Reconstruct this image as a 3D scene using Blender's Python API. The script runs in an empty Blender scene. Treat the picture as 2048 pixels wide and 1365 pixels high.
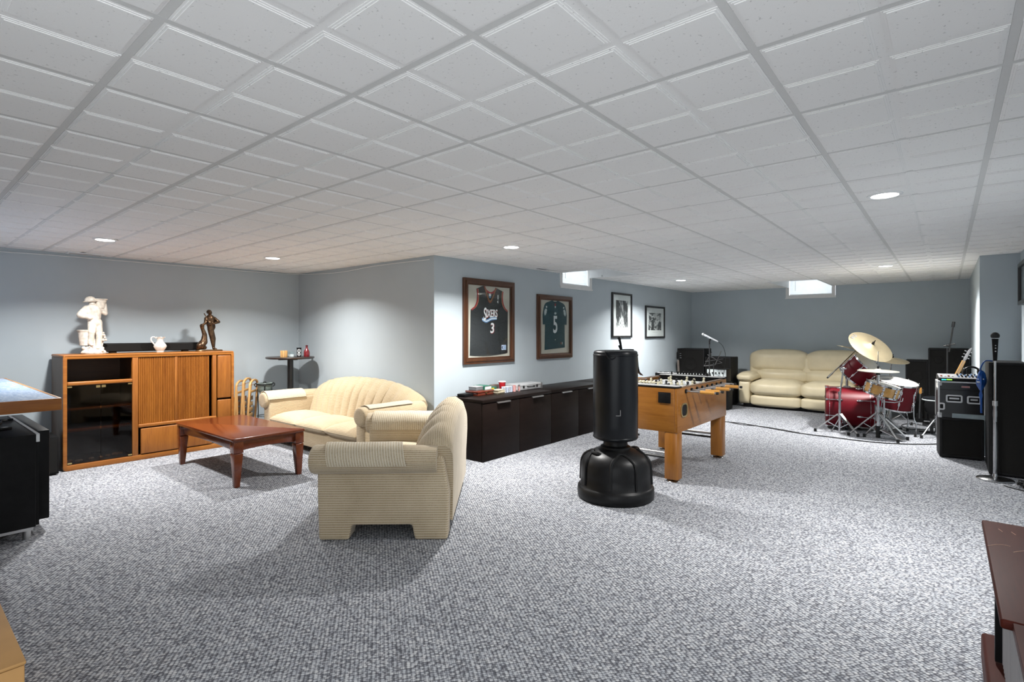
import bpy, bmesh, math, random
from mathutils import Matrix, Vector
C = bpy.context.scene
COL = C.collection
PI = math.pi
rnd = random.Random(7)

# ---------------------------------------------------------------- camera, world, exposure
FPX, YAW, EYE, CEIL = 1050.0, 0.6916, 1.39, 2.2625
cam_data = bpy.data.cameras.new('camera')
cam_data.sensor_width = 36.0
cam_data.lens = 36.0 * FPX / 2048.0
cam_data.shift_y = -16.5 / 2048.0
cam_data.clip_start = 0.02
cam = bpy.data.objects.new('camera', cam_data)
cam.location = (0, 0, EYE)
cam.rotation_euler = (PI / 2, 0, YAW - PI / 2)
COL.objects.link(cam)
C.camera = cam
C.view_settings.view_transform = 'Standard'
C.view_settings.look = 'None'
C.view_settings.gamma = 1.0
C.view_settings.exposure = 0.48
C.view_settings.use_curve_mapping = False
W = bpy.data.worlds.new('world')
C.world = W
W.use_nodes = True
W.node_tree.nodes['Background'].inputs[0].default_value = (0.93, 0.97, 1.0, 1)
W.node_tree.nodes['Background'].inputs[1].default_value = 1.75
LAMP_W = 55.0

# ---------------------------------------------------------------- mesh builder
class MB:
    def __init__(s):
        s.v = []; s.f = []; s.uv = []; s.mi = []; s.M = Matrix.Identity(4); s.m = 0
    def add(s, vs, fs, uvs=None):
        b = len(s.v)
        s.v += [s.M @ Vector(p) for p in vs]
        for i, f in enumerate(fs):
            s.f.append([b + k for k in f]); s.mi.append(s.m)
            s.uv.append(uvs[i] if uvs else None)
        return s
    def box(s, x0, x1, y0, y1, z0, z1):
        vs = [(x0,y0,z0),(x1,y0,z0),(x1,y1,z0),(x0,y1,z0),(x0,y0,z1),(x1,y0,z1),(x1,y1,z1),(x0,y1,z1)]
        return s.add(vs, [(0,3,2,1),(4,5,6,7),(0,1,5,4),(1,2,6,5),(2,3,7,6),(3,0,4,7)])
    def tube(s, pts, r, n=8, caps=True, closed=False):
        P = [Vector(p) for p in pts]; L = len(P)
        R = r if isinstance(r, (list, tuple)) else [r] * L
        T = []
        for i in range(L):
            a = P[(i-1) % L] if (closed or i > 0) else P[i]
            b = P[(i+1) % L] if (closed or i < L-1) else P[i]
            d = (b - a)
            T.append(d.normalized() if d.length > 1e-9 else Vector((0,0,1)))
        up = Vector((0,0,1)) if abs(T[0].z) < .9 else Vector((1,0,0))
        N = T[0].cross(up).normalized(); vs = []; fs = []
        for i in range(L):
            N = (N - T[i] * N.dot(T[i]))
            N = N.normalized() if N.length > 1e-6 else T[i].orthogonal().normalized()
            B = T[i].cross(N)
            for k in range(n):
                a = 2*PI*k/n
                vs.append(P[i] + N*(R[i]*math.cos(a)) + B*(R[i]*math.sin(a)))
        for i in range(L if closed else L-1):
            j = (i+1) % L
            for k in range(n):
                q = (k+1) % n
                fs.append((i*n+k, i*n+q, j*n+q, j*n+k))
        if caps and not closed:
            fs.append(tuple(range(n))[::-1]); fs.append(tuple((L-1)*n+k for k in range(n)))
        return s.add(vs, fs)
    def cyl(s, p0, p1, r0, r1=None, n=16, caps=True):
        return s.tube([p0, p1], [r0, r0 if r1 is None else r1], n, caps)
    def lathe(s, prof, c=(0,0,0), n=28, sx=1.0, sy=1.0):
        vs = []; fs = []; L = len(prof)
        for (r, z) in prof:
            for k in range(n):
                a = 2*PI*k/n
                vs.append((c[0]+sx*r*math.cos(a), c[1]+sy*r*math.sin(a), c[2]+z))
        for i in range(L-1):
            for k in range(n):
                q = (k+1) % n
                fs.append((i*n+k, i*n+q, (i+1)*n+q, (i+1)*n+k))
        if prof[0][0] > 1e-5: fs.append(tuple(range(n))[::-1])
        if prof[-1][0] > 1e-5: fs.append(tuple((L-1)*n+k for k in range(n)))
        return s.add(vs, fs)
    def prism(s, poly, d0, d1):
        n = len(poly)
        vs = [(x, y, d0) for x, y in poly] + [(x, y, d1) for x, y in poly]
        fs = [tuple(range(n))[::-1], tuple(range(n, 2*n))]
        fs += [(i, (i+1) % n, n+(i+1) % n, n+i) for i in range(n)]
        return s.add(vs, fs)
    def ring(s, outer, inner, d0, d1):          # frame: two polygons with the same point count
        n = len(outer); vs = []
        for poly in (outer, inner):
            for d in (d0, d1): vs += [(x, y, d) for x, y in poly]
        o0, o1, i0, i1 = 0, n, 2*n, 3*n; fs = []
        for k in range(n):
            q = (k+1) % n
            fs += [(o0+k,o0+q,o1+q,o1+k), (i0+q,i0+k,i1+k,i1+q), (o1+k,o1+q,i1+q,i1+k), (o0+q,o0+k,i0+k,i0+q)]
        return s.add(vs, fs)
    def grid(s, P, cu=False, cv=False, uvo=(0,0)):
        a = len(P); b = len(P[0]); vs = [p for row in P for p in row]; fs = []; uvs = []
        Vd = [[Vector(p) for p in row] for row in P]
        mid = a // 2
        us = [0.0]
        for j in range(1, b+1): us.append(us[-1] + (Vd[mid][j % b] - Vd[mid][j-1]).length)
        mj = b // 2; ws = [0.0]
        for i in range(1, a+1): ws.append(ws[-1] + (Vd[i % a][mj] - Vd[i-1][mj]).length)
        for i in range(a if cu else a-1):
            for j in range(b if cv else b-1):
                i2 = (i+1) % a; j2 = (j+1) % b
                fs.append((i*b+j, i*b+j2, i2*b+j2, i2*b+j))
                uvs.append([(us[j]+uvo[0], ws[i]+uvo[1]), (us[j+1]+uvo[0], ws[i]+uvo[1]), (us[j+1]+uvo[0], ws[i+1]+uvo[1]), (us[j]+uvo[0], ws[i+1]+uvo[1])])
        return s.add(vs, fs, uvs)
    def ball(s, c, r, n=16, m=10, e=1.0):
        if not isinstance(r, (list, tuple)): r = (r, r, r)
        f = lambda t: math.copysign(abs(t)**e, t)
        vs = [(c[0], c[1], c[2]-r[2])]
        for i in range(1, m):
            p = -PI/2 + PI*i/m
            for k in range(n):
                a = 2*PI*k/n
                vs.append((c[0]+r[0]*f(math.cos(p))*f(math.cos(a)), c[1]+r[1]*f(math.cos(p))*f(math.sin(a)), c[2]+r[2]*f(math.sin(p))))
        vs.append((c[0], c[1], c[2]+r[2])); t = len(vs)-1; fs = []
        for k in range(n): fs.append((0, 1+(k+1) % n, 1+k))
        for i in range(m-2):
            for k in range(n):
                q = (k+1) % n
                fs.append((1+i*n+k, 1+i*n+q, 1+(i+1)*n+q, 1+(i+1)*n+k))
        for k in range(n): fs.append((1+(m-2)*n+k, 1+(m-2)*n+(k+1) % n, t))
        return s.add(vs, fs)

def TR(x=0, y=0, z=0, rx=0, ry=0, rz=0, s=1):
    return Matrix.Translation((x, y, z)) @ Matrix.Rotation(rz, 4, 'Z') @ Matrix.Rotation(ry, 4, 'Y') @ Matrix.Rotation(rx, 4, 'X') @ Matrix.Scale(s, 4)

def align(p, d):                               # local z -> direction d, at p
    return Matrix.Translation(p) @ Vector(d).normalized().to_track_quat('Z', 'Y').to_matrix().to_4x4()

def build(name, mb, mats, parent=None, bevel=0, seg=2, ang=38, label=None, sub=0):
    me = bpy.data.meshes.new(name)
    me.from_pydata([tuple(v) for v in mb.v], [], mb.f)
    if not isinstance(mats, (list, tuple)): mats = [mats]
    for m in mats: me.materials.append(m)
    uvl = me.uv_layers.new(name='uv')
    for p in me.polygons:
        p.material_index = mb.mi[p.index]
        u = mb.uv[p.index]; nn = p.normal
        for k, li in enumerate(p.loop_indices):
            if u: uvl.data[li].uv = u[k]
            else:
                co = me.vertices[me.loops[li].vertex_index].co
                if abs(nn.z) > .75: uvl.data[li].uv = (co.x, co.y)
                elif abs(nn.x) > abs(nn.y): uvl.data[li].uv = (co.y, co.z)
                else: uvl.data[li].uv = (co.x, co.z)
    bm = bmesh.new(); bm.from_mesh(me)
    bmesh.ops.recalc_face_normals(bm, faces=bm.faces)
    if bevel:
        es = [e for e in bm.edges if len(e.link_faces) == 2 and e.calc_face_angle(0) > math.radians(50)]
        if es: bmesh.ops.bevel(bm, geom=es, offset=bevel, segments=seg, profile=.5, affect='EDGES', clamp_overlap=True)
    for f in bm.faces: f.smooth = True
    for e in bm.edges:
        if len(e.link_faces) != 2 or e.calc_face_angle(0) > math.radians(ang): e.smooth = False
    bm.to_mesh(me); bm.free()
    o = bpy.data.objects.new(name, me); COL.objects.link(o)
    if parent: o.parent = parent
    if label: o['label'] = label
    if sub:
        md = o.modifiers.new('subdivision', 'SUBSURF'); md.levels = sub; md.render_levels = sub
    return o

def tag(o, label, cat, group=None, kind=None):
    o['label'] = label; o['category'] = cat
    if group: o['group'] = group
    if kind: o['kind'] = kind
    return o
def thing(name, label, cat, loc=(0,0,0), rz=0, group=None, rot=None):
    o = bpy.data.objects.new(name, None); COL.objects.link(o)
    o.empty_display_size = .1
    o.location = loc; o.rotation_euler = rot or (0, 0, rz)
    return tag(o, label, cat, group)
def struct(name, mb, mat, parent=None, **k):
    o = build(name, mb, mat, parent, **k)
    if not parent: o['kind'] = 'structure'
    return o
def dup(o, parent=None):
    c = o.copy(); COL.objects.link(c)
    if parent: c.parent = parent
    for ch in list(o.children): dup(ch, c)
    return c
def text(name, body, size, mat, parent, M4, ext=.0008, shear=0, sx=1.0, bold=0):
    cu = bpy.data.curves.new(name, 'FONT'); cu.body = body; cu.size = size; cu.extrude = ext
    cu.shear = shear; cu.align_x = 'CENTER'; cu.align_y = 'CENTER'; cu.offset = bold
    t = bpy.data.objects.new(name, cu); COL.objects.link(t)
    dg = bpy.context.evaluated_depsgraph_get()
    me = bpy.data.meshes.new_from_object(t.evaluated_get(dg))
    bpy.data.objects.remove(t); bpy.data.curves.remove(cu)
    me.transform(M4 @ Matrix.Diagonal((sx, 1, 1, 1)))
    me.materials.clear(); me.materials.append(mat)
    o = bpy.data.objects.new(name, me); COL.objects.link(o)
    if parent: o.parent = parent
    return o

# ---------------------------------------------------------------- materials
def srgb(r, g, b):
    f = lambda c: (c/255/12.92) if c/255 <= .04045 else ((c/255+.055)/1.055)**2.4
    return (f(r), f(g), f(b), 1)
class NT:
    def __init__(s, name):
        s.mat = bpy.data.materials.new(name); s.mat.use_nodes = True
        s.t = s.mat.node_tree; s.b = s.t.nodes['Principled BSDF']
    def n(s, typ, **kw):
        nd = s.t.nodes.new(typ)
        for k, v in kw.items(): setattr(nd, k, v)
        return nd
    def l(s, a, b): s.t.links.new(a, b)
    def math(s, op, a, b=None, clamp=False):
        nd = s.n('ShaderNodeMath', operation=op, use_clamp=clamp)
        for i, x in enumerate((a, b)):
            if x is None: continue
            if isinstance(x, (int, float)): nd.inputs[i].default_value = x
            else: s.l(x, nd.inputs[i])
        return nd.outputs[0]
    def ramp(s, fac, stops, interp='LINEAR'):
        nd = s.n('ShaderNodeValToRGB'); cr = nd.color_ramp; cr.interpolation = interp
        while len(cr.elements) < len(stops): cr.elements.new(.5)
        for e, (p, c) in zip(cr.elements, stops): e.position = p; e.color = c
        s.l(fac, nd.inputs[0]); return nd.outputs[0]
    def coords(s, kind='Object', scale=(1,1,1), rot=(0,0,0)):
        tc = s.n('ShaderNodeTexCoord'); mp = s.n('ShaderNodeMapping')
        mp.inputs['Scale'].default_value = scale; mp.inputs['Rotation'].default_value = rot
        s.l(tc.outputs[kind], mp.inputs['Vector']); return mp.outputs[0]
    def noise(s, vec, scale, detail=2, dist=0, rough=.5):
        nd = s.n('ShaderNodeTexNoise'); nd.inputs['Scale'].default_value = scale
        nd.inputs['Detail'].default_value = detail; nd.inputs['Distortion'].default_value = dist
        nd.inputs['Roughness'].default_value = rough
        s.l(vec, nd.inputs['Vector']); return nd.outputs[0]
    def bump(s, h, strength=.3, dist=.002):
        nd = s.n('ShaderNodeBump'); nd.inputs['Strength'].default_value = strength
        nd.inputs['Distance'].default_value = dist
        s.l(h, nd.inputs['Height']); s.l(nd.outputs[0], s.b.inputs['Normal'])
    def mix(s, fac, a, b, mode='MIX'):
        nd = s.n('ShaderNodeMix', data_type='RGBA', blend_type=mode)
        for i, x in ((0, fac), (6, a), (7, b)):
            if isinstance(x, (int, float, tuple)): nd.inputs[i].default_value = x
            else: s.l(x, nd.inputs[i])
        return nd.outputs[2]
def mul(c, k): return (min(1, c[0]*k), min(1, c[1]*k), min(1, c[2]*k), 1)
def plain(name, col, rough=.5, metal=0, var=.08, scale=18, bump=0, bscale=200, spec=.5, coat=0):
    m = NT(name); b = m.b
    v = m.coords()
    nz = m.noise(v, scale, 3)
    m.l(m.ramp(nz, [(.3, mul(col, 1-var)), (.7, mul(col, 1+var))]), b.inputs['Base Color'])
    b.inputs['Roughness'].default_value = rough; b.inputs['Metallic'].default_value = metal
    b.inputs['Specular IOR Level'].default_value = spec
    b.inputs['Coat Weight'].default_value = coat
    if bump: m.bump(m.noise(v, bscale, 2), bump, .001)
    return m.mat
def wood(name, c1, c2, axis='x', rough=.4, k=1.0, coat=0.0):
    m = NT(name); b = m.b
    sc = {'x': (1.2, 16, 16), 'y': (16, 1.2, 16), 'z': (16, 16, 1.2)}[axis]
    v = m.coords('Object', tuple(q*k for q in sc))
    a = m.noise(v, 1.0, 4, 1.2)
    fine = m.noise(v, 7.0, 4, .3, .65)
    f = m.math('ADD', m.math('MULTIPLY', a, .55), m.math('MULTIPLY', fine, .45))
    m.l(m.ramp(f, [(.32, c1), (.5, tuple((p+q)/2 for p, q in zip(c1, c2))), (.68, c2)]), b.inputs['Base Color'])
    b.inputs['Roughness'].default_value = rough; b.inputs['Coat Weight'].default_value = coat
    b.inputs['Coat Roughness'].default_value = .15
    m.bump(fine, .06, .001)
    return m.mat
def fabric(name, base, rib, period=.016, axis='v'):
    m = NT(name); b = m.b
    tc = m.n('ShaderNodeTexCoord'); sp = m.n('ShaderNodeSeparateXYZ'); m.l(tc.outputs['UV'], sp.inputs[0])
    c = sp.outputs[1 if axis == 'v' else 0]; o = sp.outputs[0 if axis == 'v' else 1]
    fr = m.math('FRACT', m.math('DIVIDE', c, period))
    tri = m.math('ABSOLUTE', m.math('SUBTRACT', fr, .5))
    st = m.ramp(tri, [(.26, (0,0,0,1)), (.40, (1,1,1,1))])
    nb = m.math('SINE', m.math('MULTIPLY', o, 2*PI/.007))
    v = m.coords('Object'); nz = m.noise(v, 140, 2); big = m.noise(v, 6, 2)
    fleck = m.ramp(nz, [(.30, mul(base, .62)), (.42, base), (.75, mul(base, 1.12))])
    col = m.mix(st, fleck, rib)
    col = m.mix(.16, col, m.ramp(big, [(.3, mul(base, .75)), (.7, mul(rib, 1.1))]))
    m.l(col, b.inputs['Base Color'])
    b.inputs['Roughness'].default_value = .95; b.inputs['Specular IOR Level'].default_value = .1
    b.inputs['Sheen Weight'].default_value = .25
    h = m.math('ADD', st, m.math('MULTIPLY', nb, .12))
    m.bump(h, .5, .003)
    return m.mat
def glow(name, col, strength):
    m = NT(name); v = m.coords(); nz = m.noise(v, 5, 1)
    m.l(m.ramp(nz, [(.2, col), (.8, mul(col, .98))]), m.b.inputs['Emission Color'])
    m.b.inputs['Base Color'].default_value = col
    m.b.inputs['Emission Strength'].default_value = strength
    return m.mat
def glass(name, col, alpha_mix=.5, rough=.03):
    m = NT(name); b = m.b
    v = m.coords(); nz = m.noise(v, 3, 1)
    tr = m.n('ShaderNodeBsdfTransparent')
    m.l(m.ramp(nz, [(.2, col), (.8, mul(col, 1.05))]), tr.inputs[0])
    gl = m.n('ShaderNodeBsdfGlossy'); gl.inputs['Roughness'].default_value = rough
    lw = m.n('ShaderNodeLayerWeight'); lw.inputs[0].default_value = .5
    fz = m.math('ADD', m.math('MULTIPLY', m.math('POWER', lw.outputs['Facing'], 4.0), .6), .03)
    mx = m.n('ShaderNodeMixShader'); m.l(fz, mx.inputs[0])
    m.l(tr.outputs[0], mx.inputs[1]); m.l(gl.outputs[0], mx.inputs[2])
    m.l(mx.outputs[0], m.t.nodes['Material Output'].inputs[0])
    return m.mat

def carpet():
    m = NT('carpet'); b = m.b
    v = m.coords('Object', (1,1,1), (0,0,-math.radians(53.9)))
    sp = m.n('ShaderNodeSeparateXYZ'); m.l(v, sp.inputs[0])
    cb = m.n('ShaderNodeCombineXYZ')
    m.l(m.math('DIVIDE', sp.outputs[0], .0125), cb.inputs[0]); m.l(m.math('DIVIDE', sp.outputs[1], .0175), cb.inputs[1])
    vo = m.n('ShaderNodeTexVoronoi'); vo.inputs['Scale'].default_value = 1; vo.inputs['Randomness'].default_value = .5
    m.l(cb.outputs[0], vo.inputs['Vector'])
    sc = m.n('ShaderNodeSeparateColor'); m.l(vo.outputs['Color'], sc.inputs[0])
    base = m.ramp(sc.outputs[0], [(.0, srgb(158,160,165)), (.2, srgb(178,182,187)), (.6, srgb(190,193,196)), (1., srgb(203,204,205))])
    gap = m.ramp(vo.outputs['Distance'], [(.36, (1,1,1,1)), (.50, (.62,.62,.64,1)), (.66, (.27,.27,.29,1))])
    col = m.mix(1.0, base, gap, 'MULTIPLY')
    rowf = m.math('ABSOLUTE', m.math('SUBTRACT', m.math('FRACT', m.math('DIVIDE', sp.outputs[1], .0175)), .5))
    col = m.mix(1.0, col, m.ramp(rowf, [(.0, (.50,.50,.52,1)), (.20, (1,1,1,1))]), 'MULTIPLY')
    fine = m.noise(v, 420, 2)
    col = m.mix(1.0, col, m.ramp(fine, [(.3, (.8,.8,.82,1)), (.6, (1.0,1.0,1.0,1))]), 'MULTIPLY')
    wear = m.noise(v, .9, 3)
    col = m.mix(1.0, col, m.ramp(wear, [(.3, (.95,.95,.955,1)), (.7, (1,1,1,1))]), 'MULTIPLY')
    m.l(col, b.inputs['Base Color'])
    b.inputs['Roughness'].default_value = .97; b.inputs['Specular IOR Level'].default_value = .05
    m.bump(m.math('SUBTRACT', 1.0, vo.outputs['Distance']), .6, .004)
    return m.mat
def tile_mat(name, c, speck=True):
    m = NT(name); b = m.b; v = m.coords()
    nz = m.noise(v, 95, 2); big = m.noise(v, 1.3, 2)
    col = m.ramp(nz, [(.27, mul(c, .72)), (.34, c), (1, c)]) if speck else m.ramp(nz, [(.2, c), (.8, mul(c, .97))])
    col = m.mix(1.0, col, m.ramp(big, [(.3, (.97,.97,.97,1)), (.7, (1,1,1,1))]), 'MULTIPLY')
    m.l(col, b.inputs['Base Color']); b.inputs['Roughness'].default_value = .9
    b.inputs['Specular IOR Level'].default_value = .1
    if speck: m.bump(m.noise(v, 160, 2), .25, .001)
    return m.mat
M_carpet = carpet()
M_tile = tile_mat('ceiling_tile', (.90,.895,.885,1))
M_tbar = tile_mat('ceiling_bar', (.70,.70,.69,1), False)
M_wall = plain('wall_paint', (.455,.512,.548,1), .75, var=.02, scale=2.5, bump=.05, bscale=120, spec=.25)
M_white = plain('white_paint', (.84,.85,.86,1), .5, var=.02)
M_trim = plain('white_trim', (.80,.80,.79,1), .4, var=.02)
M_black = plain('black_plastic', (.008,.008,.0085,1), .42, var=.2, spec=.12)
M_blackm = plain('black_metal', (.015,.015,.016,1), .35, var=.2, spec=.5)
M_vinyl = plain('black_vinyl', (.007,.008,.010,1), .32, var=.25, scale=5, bump=.25, bscale=14, spec=.25)
M_bagbase = plain('black_polyethylene', (.007,.007,.0075,1), .40, var=.2, bump=.05, bscale=250, spec=.22)
M_tolex = plain('black_covering', (.008,.008,.0085,1), .6, var=.3, bump=.3, bscale=500, spec=.2)
M_grille = plain('grille_cloth', (.010,.0095,.009,1), .85, var=.4, scale=300, bump=.4, bscale=600, spec=.2)
M_chrome = plain('chrome', (.52,.52,.53,1), .16, 1.0, var=.04)
M_steel = plain('brushed_steel', (.55,.55,.55,1), .35, 1.0, var=.06)
M_alu = plain('aluminium', (.58,.59,.60,1), .45, .35, var=.06)
M_brass = plain('brass', (.60,.45,.20,1), .35, 1.0, var=.08)
M_esp = wood('espresso_wood', (.008,.0050,.0043,1), (.014,.009,.0075,1), 'x', .42)
M_esp.node_tree.nodes['Principled BSDF'].inputs['Specular IOR Level'].default_value = .10
M_oakx = wood('oak_x', (.21,.062,.006,1), (.37,.135,.019,1), 'x', .42, coat=.0)
M_oakz = wood('oak_z', (.185,.054,.0055,1), (.35,.125,.017,1), 'z', .42, coat=.0)
M_oakdark = wood('oak_dark', (.045,.018,.005,1), (.08,.034,.011,1), 'x', .5)
M_oakside = wood('oak_side', (.10,.062,.044,1), (.135,.086,.062,1), 'z', .5)
M_cherry = wood('cherry', (.098,.018,.0045,1), (.150,.033,.008,1), 'y', .22, coat=.35)
M_mahog = wood('mahogany', (.050,.008,.0045,1), (.078,.0145,.008,1), 'x', .5)
M_mahog.node_tree.nodes['Principled BSDF'].inputs['Specular IOR Level'].default_value = .1
M_foos = wood('foosball_laminate', (.215,.076,.009,1), (.345,.138,.022,1), 'x', .33, coat=.1)
M_foosz = wood('foosball_leg_wood', (.21,.073,.0085,1), (.335,.133,.021,1), 'z', .33, coat=.1)
M_beech = wood('beech', (.56,.30,.10,1), (.70,.42,.17,1), 'z', .4)
M_framewood = wood('frame_walnut', (.052,.018,.007,1), (.105,.040,.016,1), 'z', .35, coat=.2)
M_fab = fabric('ribbed_upholstery', (.42,.33,.21,1), (.64,.55,.41,1))
M_fabw = fabric('ribbed_upholstery_warm', (.45,.345,.21,1), (.58,.475,.325,1))
M_cloth = fabric('ribbed_cover_cloth', (.48,.40,.28,1), (.68,.62,.50,1), .0175, 'u')
M_leather = plain('cream_leather', (.62,.54,.37,1), .42, var=.05, scale=6, bump=.12, bscale=60, spec=.45)
M_cymbal = plain('cymbal_bronze', (.62,.52,.34,1), .33, .85, var=.10, scale=5)
M_red = plain('red_lacquer', (.105,.0025,.0075,1), .42, var=.12, scale=4, spec=.2)
M_snare = wood('snare_maple', (.42,.21,.05,1), (.58,.33,.10,1), 'x', .25, coat=.4)
M_head = plain('drum_head', (.66,.65,.62,1), .5, var=.03)
M_rubber = plain('rubber', (.008,.008,.008,1), .8, var=.2)
M_plaster = plain('ivory_plaster', (.66,.60,.52,1), .6, var=.26, scale=26, bump=.5, bscale=60)
M_porc = plain('porcelain', (.72,.70,.65,1), .25, var=.03, coat=.4)
M_bronze = plain('bronze', (.105,.062,.035,1), .33, .85, var=.55, scale=24, bump=.3, bscale=70)
M_smoke = glass('smoked_glass', (.44,.39,.35,1))
M_pane = glass('clear_glass', (.93,.95,.95,1))
M_lens = glow('lamp_diffuser', (1,.99,.97,1), 14)

# ---------------------------------------------------------------- room shell
def vj(u): return 4.43 - (u - 4.0) * .0264           # middle wall runs slightly off square
WIN1 = (6.37, 7.22, 2.085, 2.50)
WELL1 = (6.26, 7.16, 3.56, 4.40)
WELL2 = (9.70, 11.20, 1.62, 2.34)
T = .6096; U0, V0 = .5, -.152
mb = MB(); mb.box(-1.2, 11.35, -.75, 7.6, -.06, 0)
floor = struct('floor', mb, M_carpet)

def wall_box(name, x0, x1, y0, y1, z1=2.72, holes=None, axis='x'):
    """axis-aligned wall with an optional rectangular hole (a0,a1,z0,z1) along its axis"""
    m = MB()
    if not holes: m.box(x0, x1, y0, y1, 0, z1)
    else:
        a0, a1, h0, h1 = holes
        if axis == 'y':
            m.box(x0, x1, y0, a0, 0, z1); m.box(x0, x1, a1, y1, 0, z1); m.box(x0, x1, a0, a1, 0, h0); m.box(x0, x1, a0, a1, h1, z1)
        else:
            m.box(x0, a0, y0, y1, 0, z1); m.box(a1, x1, y0, y1, 0, z1); m.box(a0, a1, y0, y1, 0, h0); m.box(a0, a1, y0, y1, h1, z1)
    return m
struct('shade_wall_back', wall_box('', -1.32, -1.2, 1.3, 7.52), M_wall)  # unseen wall, added to darken the carpet at near left
struct('wall_left', wall_box('', -1.2, 4.1, 7.40, 7.52), M_wall)
struct('wall_bump', wall_box('', 3.98, 4.10, 4.44, 7.40), M_wall)
struct('wall_far', wall_box('', 11.20, 11.32, -.4, 4.26, holes=(1.57, 2.40, 2.075, 2.50), axis='y'), M_wall)
struct('wall_pillar', wall_box('', 7.95, 11.32, -.75, -.287), M_wall)
struct('wall_right', wall_box('', 1.0, 7.95, -.76, -.62), M_wall)
MIDROT = -math.atan(.0264)
def mid(u, v=0, z=0):                                # point in the middle wall's own frame
    return Matrix.Translation((4.0, 4.43, 0)) @ Matrix.Rotation(MIDROT, 4, 'Z')
m = MB(); m.M = mid(0)
du = 1/math.cos(MIDROT)
wx0, wx1 = (WIN1[0]-4)*du, (WIN1[1]-4)*du
for b_ in ((-.02, wx0, 0, .12, 0, 2.72), (wx1, 7.25, 0, .12, 0, 2.72), (wx0, wx1, 0, .12, 0, WIN1[2]), (wx0, wx1, 0, .12, WIN1[3], 2.72)): m.box(*b_)
struct('wall_middle', m, M_wall)

# ceiling: suspended grid, scored tiles, two light wells in front of the windows
def inwell(u, v):
    return any(w[0] < u < w[1] and w[2] < v < w[3] for w in (WELL1, WELL2))
us = sorted(set([-1.2, 11.20] + [U0 + T/2*i for i in range(-6, 36) if -1.2 < U0+T/2*i < 11.20] + [WELL1[0], WELL1[1], WELL2[0]]))
vs_ = sorted(set([-.62, 7.4] + [V0 + T/2*j for j in range(-2, 26) if -.62 < V0+T/2*j < 7.4] + [WELL1[2], WELL1[3], WELL2[2], WELL2[3]]))
def outside(u, v):
    return (u > 3.99 and v > vj(u) + .02) or (u > 7.95 and v < -.29)
m = MB()
for a, b_ in zip(us, us[1:]):
    for c_, d_ in zip(vs_, vs_[1:]):
        if inwell((a+b_)/2, (c_+d_)/2): continue
        if outside(a+.01, c_+.01) and outside(b_-.01, d_-.01): continue
        m.add([(a,c_,CEIL),(b_,c_,CEIL),(b_,d_,CEIL),(a,d_,CEIL)], [(0,3,2,1)])
def panel(a, b_, c_, d_, tb):
    """one scored square: bottom face dropped in three small steps; tb = which sides border a grid bar (a,b,c,d)"""
    g = [.0125 if t else .0135 for t in tb]
    a += g[0]; b_ -= g[1]; c_ += g[2]; d_ -= g[3]
    z = CEIL
    prev = [(a,c_,z),(b_,c_,z),(b_,d_,z),(a,d_,z)]
    for k in range(3):
        z -= .0024
        nxt = [(a,c_,z),(b_,c_,z),(b_,d_,z),(a,d_,z)]
        m.add(prev + nxt, [(i, (i+1) % 4, 4+(i+1) % 4, 4+i) for i in range(4)])
        if k < 2:
            e = .0065
            a += e; b_ -= e; c_ += e; d_ -= e
            ins = [(a,c_,z),(b_,c_,z),(b_,d_,z),(a,d_,z)]
            m.add(nxt + ins, [(i, (i+1) % 4, 4+(i+1) % 4, 4+i) for i in range(4)])
            prev = ins
        else: m.add(nxt, [(0,3,2,1)])
for i in range(-6, 36):
    for j in range(-2, 26):
        a, b_, c_, d_ = U0+T/2*i, U0+T/2*(i+1), V0+T/2*j, V0+T/2*(j+1)
        a = max(a, -1.2); b_ = min(b_, 11.19); c_ = max(c_, -.61); d_ = min(d_, 7.39)
        if b_-a < .06 or d_-c_ < .06: continue
        if (a+b_)/2 > 3.97 and d_ > vj(b_): d_ = vj(b_) - .005
        if d_-c_ < .06: continue
        if outside((a+b_)/2, (c_+d_)/2): continue
        skip = False
        for w in (WELL1, WELL2):
            ou = min(b_, w[1]) - max(a, w[0]); ov = min(d_, w[3]) - max(c_, w[2])
            if ou > 0 and ov > 0:
                cand = [('b', w[0]), ('a', w[1]), ('d', w[2]), ('c', w[3])]
                best = None
                for s_, val in cand:
                    r = {'a': (val, b_, c_, d_), 'b': (a, val, c_, d_), 'c': (a, b_, val, d_), 'd': (a, b_, c_, val)}[s_]
                    if r[1]-r[0] > .06 and r[3]-r[2] > .06:
                        ar = (r[1]-r[0])*(r[3]-r[2])
                        if best is None or ar > best[0]: best = (ar, r)
                if best is None: skip = True
                else: a, b_, c_, d_ = best[1]
        if not skip: panel(a, b_, c_, d_, (i % 2 == 0, i % 2 == 1, j % 2 == 0, j % 2 == 1))
ceiling = struct('ceiling', m, M_tile, ang=20)
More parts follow.
